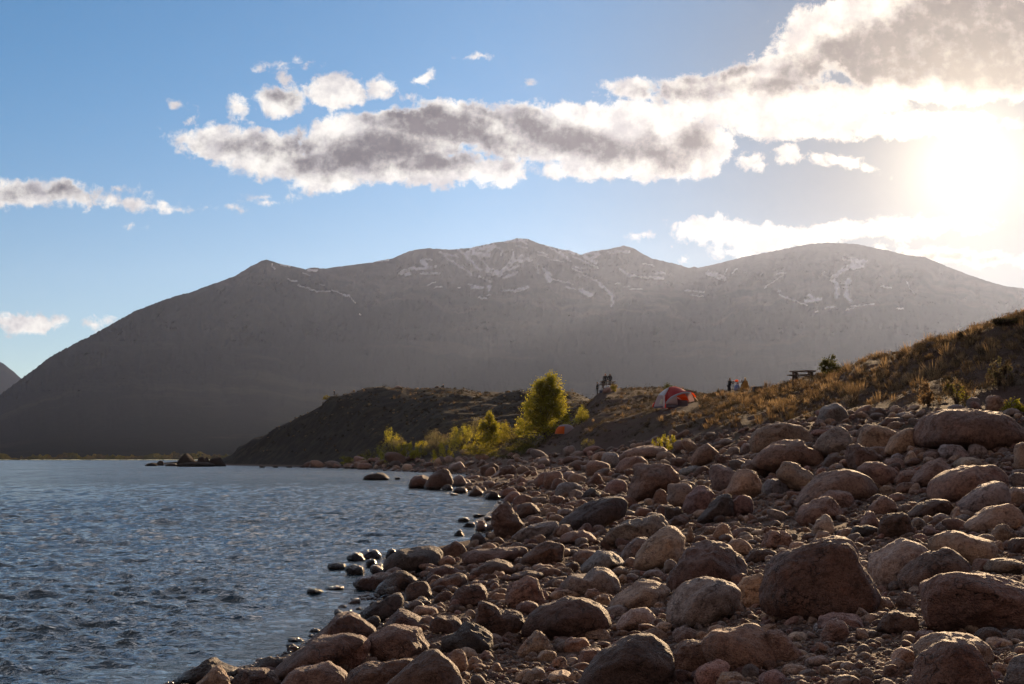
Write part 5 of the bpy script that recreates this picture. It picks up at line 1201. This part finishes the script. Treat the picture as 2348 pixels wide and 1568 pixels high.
# ---- floating dock
dk_ = empty('dock', ((647-U0)*322/F, 322, 0), R(-2)); tag(dk_, 'long low floating dock in front of the dark headland', 'dock')
box_mesh('deck', [(-5.1+.35*k+.17, 0, .36, .33, 2.0, .10) for k in range(29)], M['wood'], dk_, 0)
for k in (-4.6, -1.6, 1.6, 4.6): box_mesh('float', [(k, 0, .10, .8, 1.8, .38)], M['black'], dk_, .03)
for k in (-4.9, 4.9): box_mesh('post', [(k, -.9, .25, .14, .14, .95)], M['wood'], dk_, .01)

# ---- loose rocks up on the hillside
def hill_rock(label, u, v, w, h, d, colr, sd, shape='r'):
    g = np.random.default_rng(sd); pts = [((a+g.normal(0, .05))*w/2*d/F, (b+g.normal(0, .05))*h/2*d/F) for a, b in SHP[shape]]
    _, th, rad = resample([(p, -q) for p, q in pts]); V, fc = rock_mesh(th, rad, w*.4*d/F, 4, sd, .3)
    x = (u-U0)*d/F; z = float(ground(x, d)[0])
    o = mesh_np('boulder', V, fc, M['boulder'], loc=(x, d, z+h*.25*d/F)); o.color = (*CC[colr][0], 1)
    tag(o, label, 'boulder', 'rocks up on the hillside')
hill_rock('dark round boulder alone on the crest of the bank', 2134, 772, 26, 18, 64, 'dk', 701)
hill_rock('purplish boulder in front of the distant picnic table', 1391, 888, 22, 15, 192, 'pk', 702)
hill_rock('dark lump on the skyline just right of the large tent', 1580, 888, 20, 14, 200, 'dk', 703)
hill_rock('smaller dark lump beside the one right of the tent', 1592, 886, 13, 14, 200, 'dk', 704)
hill_rock('pale boulder on the headland slope left of the big tree', 1143, 944, 16, 10, 262, 'gy', 705)
hill_rock('small dark rock on the skyline beside the sitting figure', 1002, 894, 10, 6, 366, 'dk', 706)
hill_rock('grey boulder half buried on the headland crest', 912, 885, 20, 8, 376, 'gy', 707)
hill_rock('low grey rock on the slope under the tent', 1345, 966, 14, 8, 150, 'gy', 708)
# ------------------------------------------------------------------ sky
SUN_U, SUN_V = 2225.0, 372.0
sdir = Vector((( SUN_U-U0)/F, 1.0, (VH-SUN_V)/F)).normalized()
elev = math.asin(sdir.z); azim = math.atan2(sdir.x, sdir.y)
w = bpy.data.worlds.new('World'); SC.world = w; w.use_nodes = True
t = NT(w)
tc = t.n('ShaderNodeTexCoord'); dirv = tc.outputs['Generated']
sky = t.n('ShaderNodeTexSky', {'sky_type': 'NISHITA', 'sun_disc': False, 'sun_elevation': elev, 'sun_rotation': azim,
                               'altitude': 2800, 'air_density': 1.0, 'dust_density': SKY_DUST, 'ozone_density': 1.6})
sep = t.n('ShaderNodeSeparateXYZ', Vector=dirv)
skyc = t.mix(1.0, sky.outputs[0], t.mix(t.ramp(sep.outputs[2], .04, .30), SKY_HOR, SKY_TINT), 'MULTIPLY')
yc = t.math('MAXIMUM', sep.outputs[1], .12)
# plane coordinates of the cloud deck seen along +Y (direction only, independent of where the viewer stands)
cu = t.math('MULTIPLY_ADD', t.math('DIVIDE', sep.outputs[0], yc), F/100, U0/100)
cv = t.math('MULTIPLY_ADD', t.math('DIVIDE', sep.outputs[2], yc), -F/100, VH/100)
pc = t.n('ShaderNodeCombineXYZ', X=cu, Y=cv).outputs[0]
wn = t.noise(pc, .9, 5, .6, 'Color')
pcw = t.vmath('ADD', pc, t.vmath('SCALE', t.vmath('SUBTRACT', wn, (.5, .5, .5)), scale=.55))
def blobs(lst, vec):
    acc = None
    for kk, (x, y, rx, ry, *rt) in enumerate(lst):
        if kk and kk % 8 == 0:   # keeps the shader's working set small
            vec = t.vmath('ADD', vec, t.vmath('SCALE', (1., 1., 0.), scale=t.math('MULTIPLY', acc, 1e-7)))
        mp = t.n('ShaderNodeMapping', {'vector_type': 'TEXTURE'}, Vector=vec, Location=(x/100, y/100, 0), Scale=(rx/100, ry/100, 1), Rotation=(0, 0, R(rt[0]) if rt else 0))
        ln = t.vmath('LENGTH', mp.outputs[0], out=1)
        r = min(rx, ry)/100.*1.0
        f = t.math('MULTIPLY_ADD', ln, -r, r)
        acc = f if acc is None else t.math('SMOOTH_MAX', acc, f, .06)
    return acc
CL = [(470,310,80,18,3),(560,335,170,48,6),(660,375,210,42,8),(760,408,110,32,0),(870,335,210,88,-4),(1040,285,140,62,0),(1000,385,190,38,0),(1180,300,120,72,0),(1150,392,62,42,0),(1300,310,140,78,0),(1450,345,180,70,4),(1600,335,80,72,0),(1350,385,130,32,0),(1500,268,150,45,0),(1450,208,70,30,0),(1600,200,140,40,-8),(1750,180,170,55,-8),(1880,240,220,50,0),(1700,252,160,50,0),(1860,120,150,50,-14),(2010,50,240,80,-8),(2200,110,330,135,0),(1850,290,220,36,0),(2080,285,240,34,0),(1722,368,42,22,0),(1800,352,34,26,0),(1875,360,18,11,0),(1955,378,70,15,14),
 (545,250,30,25,0),(640,235,62,42,0),(765,213,78,44,0),(870,200,42,25,0),(655,150,48,9,0),(650,186,20,14,30),(975,187,34,11,-24),(940,225,17,10,0),(400,237,22,9,20),(1105,127,22,6,0),(1215,197,15,8,-20),(430,280,15,6,0),(600,450,52,7,0),(620,463,26,5,0),(535,475,14,4,0),
 (50,440,100,38,0),(150,445,95,30,5),(290,466,130,17,6),(400,478,80,10,3),(470,478,24,6,0),(270,440,40,6,5),(305,520,12,4,0),
 (60,738,95,28,0),(225,744,44,15,0),
 (1478,543,28,8,0),(1640,533,105,34,0),(1760,548,150,34,0),(1900,536,170,26,-3),(2080,520,200,26,-3),(1700,582,70,16,0),(1570,594,18,6,0),(2200,590,220,22,4)]
DKL = [(860,345,170,44,-8),(1000,292,130,46,6),(930,372,190,20,-4),(690,335,140,16,0),(1110,315,100,24,14),(1220,292,60,34,18),(1320,325,100,34,8),(1400,345,100,28,10),(1500,345,50,28,30),(1535,365,60,22,0),(1592,322,42,34,0),(1545,208,66,13,3),(640,225,26,11,0),(110,437,66,14,3),(1660,160,80,16,-10),(1770,195,80,16,0),(2090,110,260,80,-10),(2280,80,240,130,0),(1970,130,130,40,-14),(1100,250,30,10,20),(2230,596,260,22,4),(1870,158,80,30,0)]
fine = t.math('SUBTRACT', t.noise(pc, 2.6, 10, .64, dist=.25), .5)
cf = blobs(CL, pcw)
cf = t.math('ADD', cf, t.math('MULTIPLY', fine, .62))
cov = t.ramp(cf, -.04, .13)
df = blobs(DKL, pcw)
df = t.math('ADD', df, t.math('MULTIPLY', t.math('SUBTRACT', t.noise(pc, 1.7, 7, .6), .5), .85))
dk = t.math('MULTIPLY', t.math('MULTIPLY', t.ramp(df, -.22, .20), t.ramp(cf, -.02, .20)), t.ramp(t.noise(pc, 2.6, 5, .6), .30, .55, .72, 1.0))
# angle from the sun
dt = t.vmath('DOT_PRODUCT', dirv, tuple(sdir), out=1)
ang = t.math('MULTIPLY', t.math('ARCCOSINE', t.math('MINIMUM', dt, 1.0)), 57.29578)
nearsun = t.ramp(ang, 0, 17, 1, 0)
cloud_w = t.mix(nearsun, c4([x*K_W for x in (.90, .86, .83)]), c4([x*K_W for x in (1.0, .85, .70)]))
cloud_d = t.mix(nearsun, c4([x*K_D for x in (.235, .205, .25)]), c4([x*K_D for x in (.28, .21, .175)]))
cl = t.mix(dk, cloud_w, cloud_d)
cl = t.mix(1.0, cl, t.mix(t.ramp(t.noise(pc, 1.5, 7, .62), .32, .66), (.68, .67, .72, 1), (1.20, 1.20, 1.16, 1)), 'MULTIPLY')
damp = t.ramp(ang, 2, 20, SKY_NEAR, 1.0)
wh = t.vmath('SCALE', skyc, scale=t.math('MULTIPLY', damp, SKY_S))
# unseen cloud added behind the camera; its tone sets the fill on rock fronts
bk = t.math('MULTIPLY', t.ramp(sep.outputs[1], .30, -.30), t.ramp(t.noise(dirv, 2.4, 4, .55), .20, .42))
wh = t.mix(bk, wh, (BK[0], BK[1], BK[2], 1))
# broken bright cloud added above the view to brighten the lake's reflections
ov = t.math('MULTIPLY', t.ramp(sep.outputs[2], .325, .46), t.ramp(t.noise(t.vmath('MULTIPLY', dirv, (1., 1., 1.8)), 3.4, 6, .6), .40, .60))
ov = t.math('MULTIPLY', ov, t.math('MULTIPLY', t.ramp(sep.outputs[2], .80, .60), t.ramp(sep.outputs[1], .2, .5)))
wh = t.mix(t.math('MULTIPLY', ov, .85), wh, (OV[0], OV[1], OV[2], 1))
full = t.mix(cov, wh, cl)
# the bright aureole of the sun shining through thin cloud
e1 = t.math('EXPONENT', t.math('MULTIPLY', t.math('POWER', t.math('DIVIDE', ang, 2.3), 1.35), -1))
e2 = t.math('EXPONENT', t.math('DIVIDE', ang, -6.5))
g = t.vmath('ADD', t.vmath('SCALE', (1.0, .84, .60), scale=t.math('MULTIPLY', e1, GLOW1)), t.vmath('SCALE', (1.0, .76, .52), scale=t.math('MULTIPLY', e2, GLOW2)))
full = t.vmath('ADD', full, g)
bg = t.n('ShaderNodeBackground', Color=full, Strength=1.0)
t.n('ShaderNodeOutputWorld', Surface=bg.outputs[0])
w.cycles.sampling_method = 'MANUAL'; w.cycles.sample_map_resolution = 512

sun = bpy.data.lights.new('sun', 'SUN'); sun.energy = SUN_E; sun.angle = R(.55); sun.color = (1.0, .69, .40)
so = bpy.data.objects.new('sun', sun); COL.objects.link(so)
so.rotation_euler = sdir.to_track_quat('Z', 'Y').to_euler(); so.location = (50, 60, 60)

cam = bpy.data.cameras.new('camera'); co = bpy.data.objects.new('camera', cam); COL.objects.link(co)
co.location = (0, 0, HC); co.rotation_euler = (R(90), 0, 0)
cam.sensor_fit = 'HORIZONTAL'; cam.sensor_width = 36; cam.lens = 36*F/2347.
cam.shift_y = (VH-784)/2347.; cam.clip_start = .05; cam.clip_end = 60000
SC.camera = co
SC.render.engine = 'CYCLES'
SC.view_settings.view_transform = 'Standard'; SC.view_settings.look = 'None'
SC.view_settings.exposure = EXPO; SC.view_settings.gamma = 1
c = SC.cycles
c.use_denoising = True
try: c.denoiser = 'OPENIMAGEDENOISE'
except Exception: pass
c.max_bounces = 6; c.diffuse_bounces = 3; c.glossy_bounces = 3; c.transmission_bounces = 3; c.volume_bounces = 1; c.transparent_max_bounces = 6
c.sample_clamp_indirect = 6; c.sample_clamp_direct = 0
c.use_adaptive_sampling = True; c.adaptive_threshold = .02
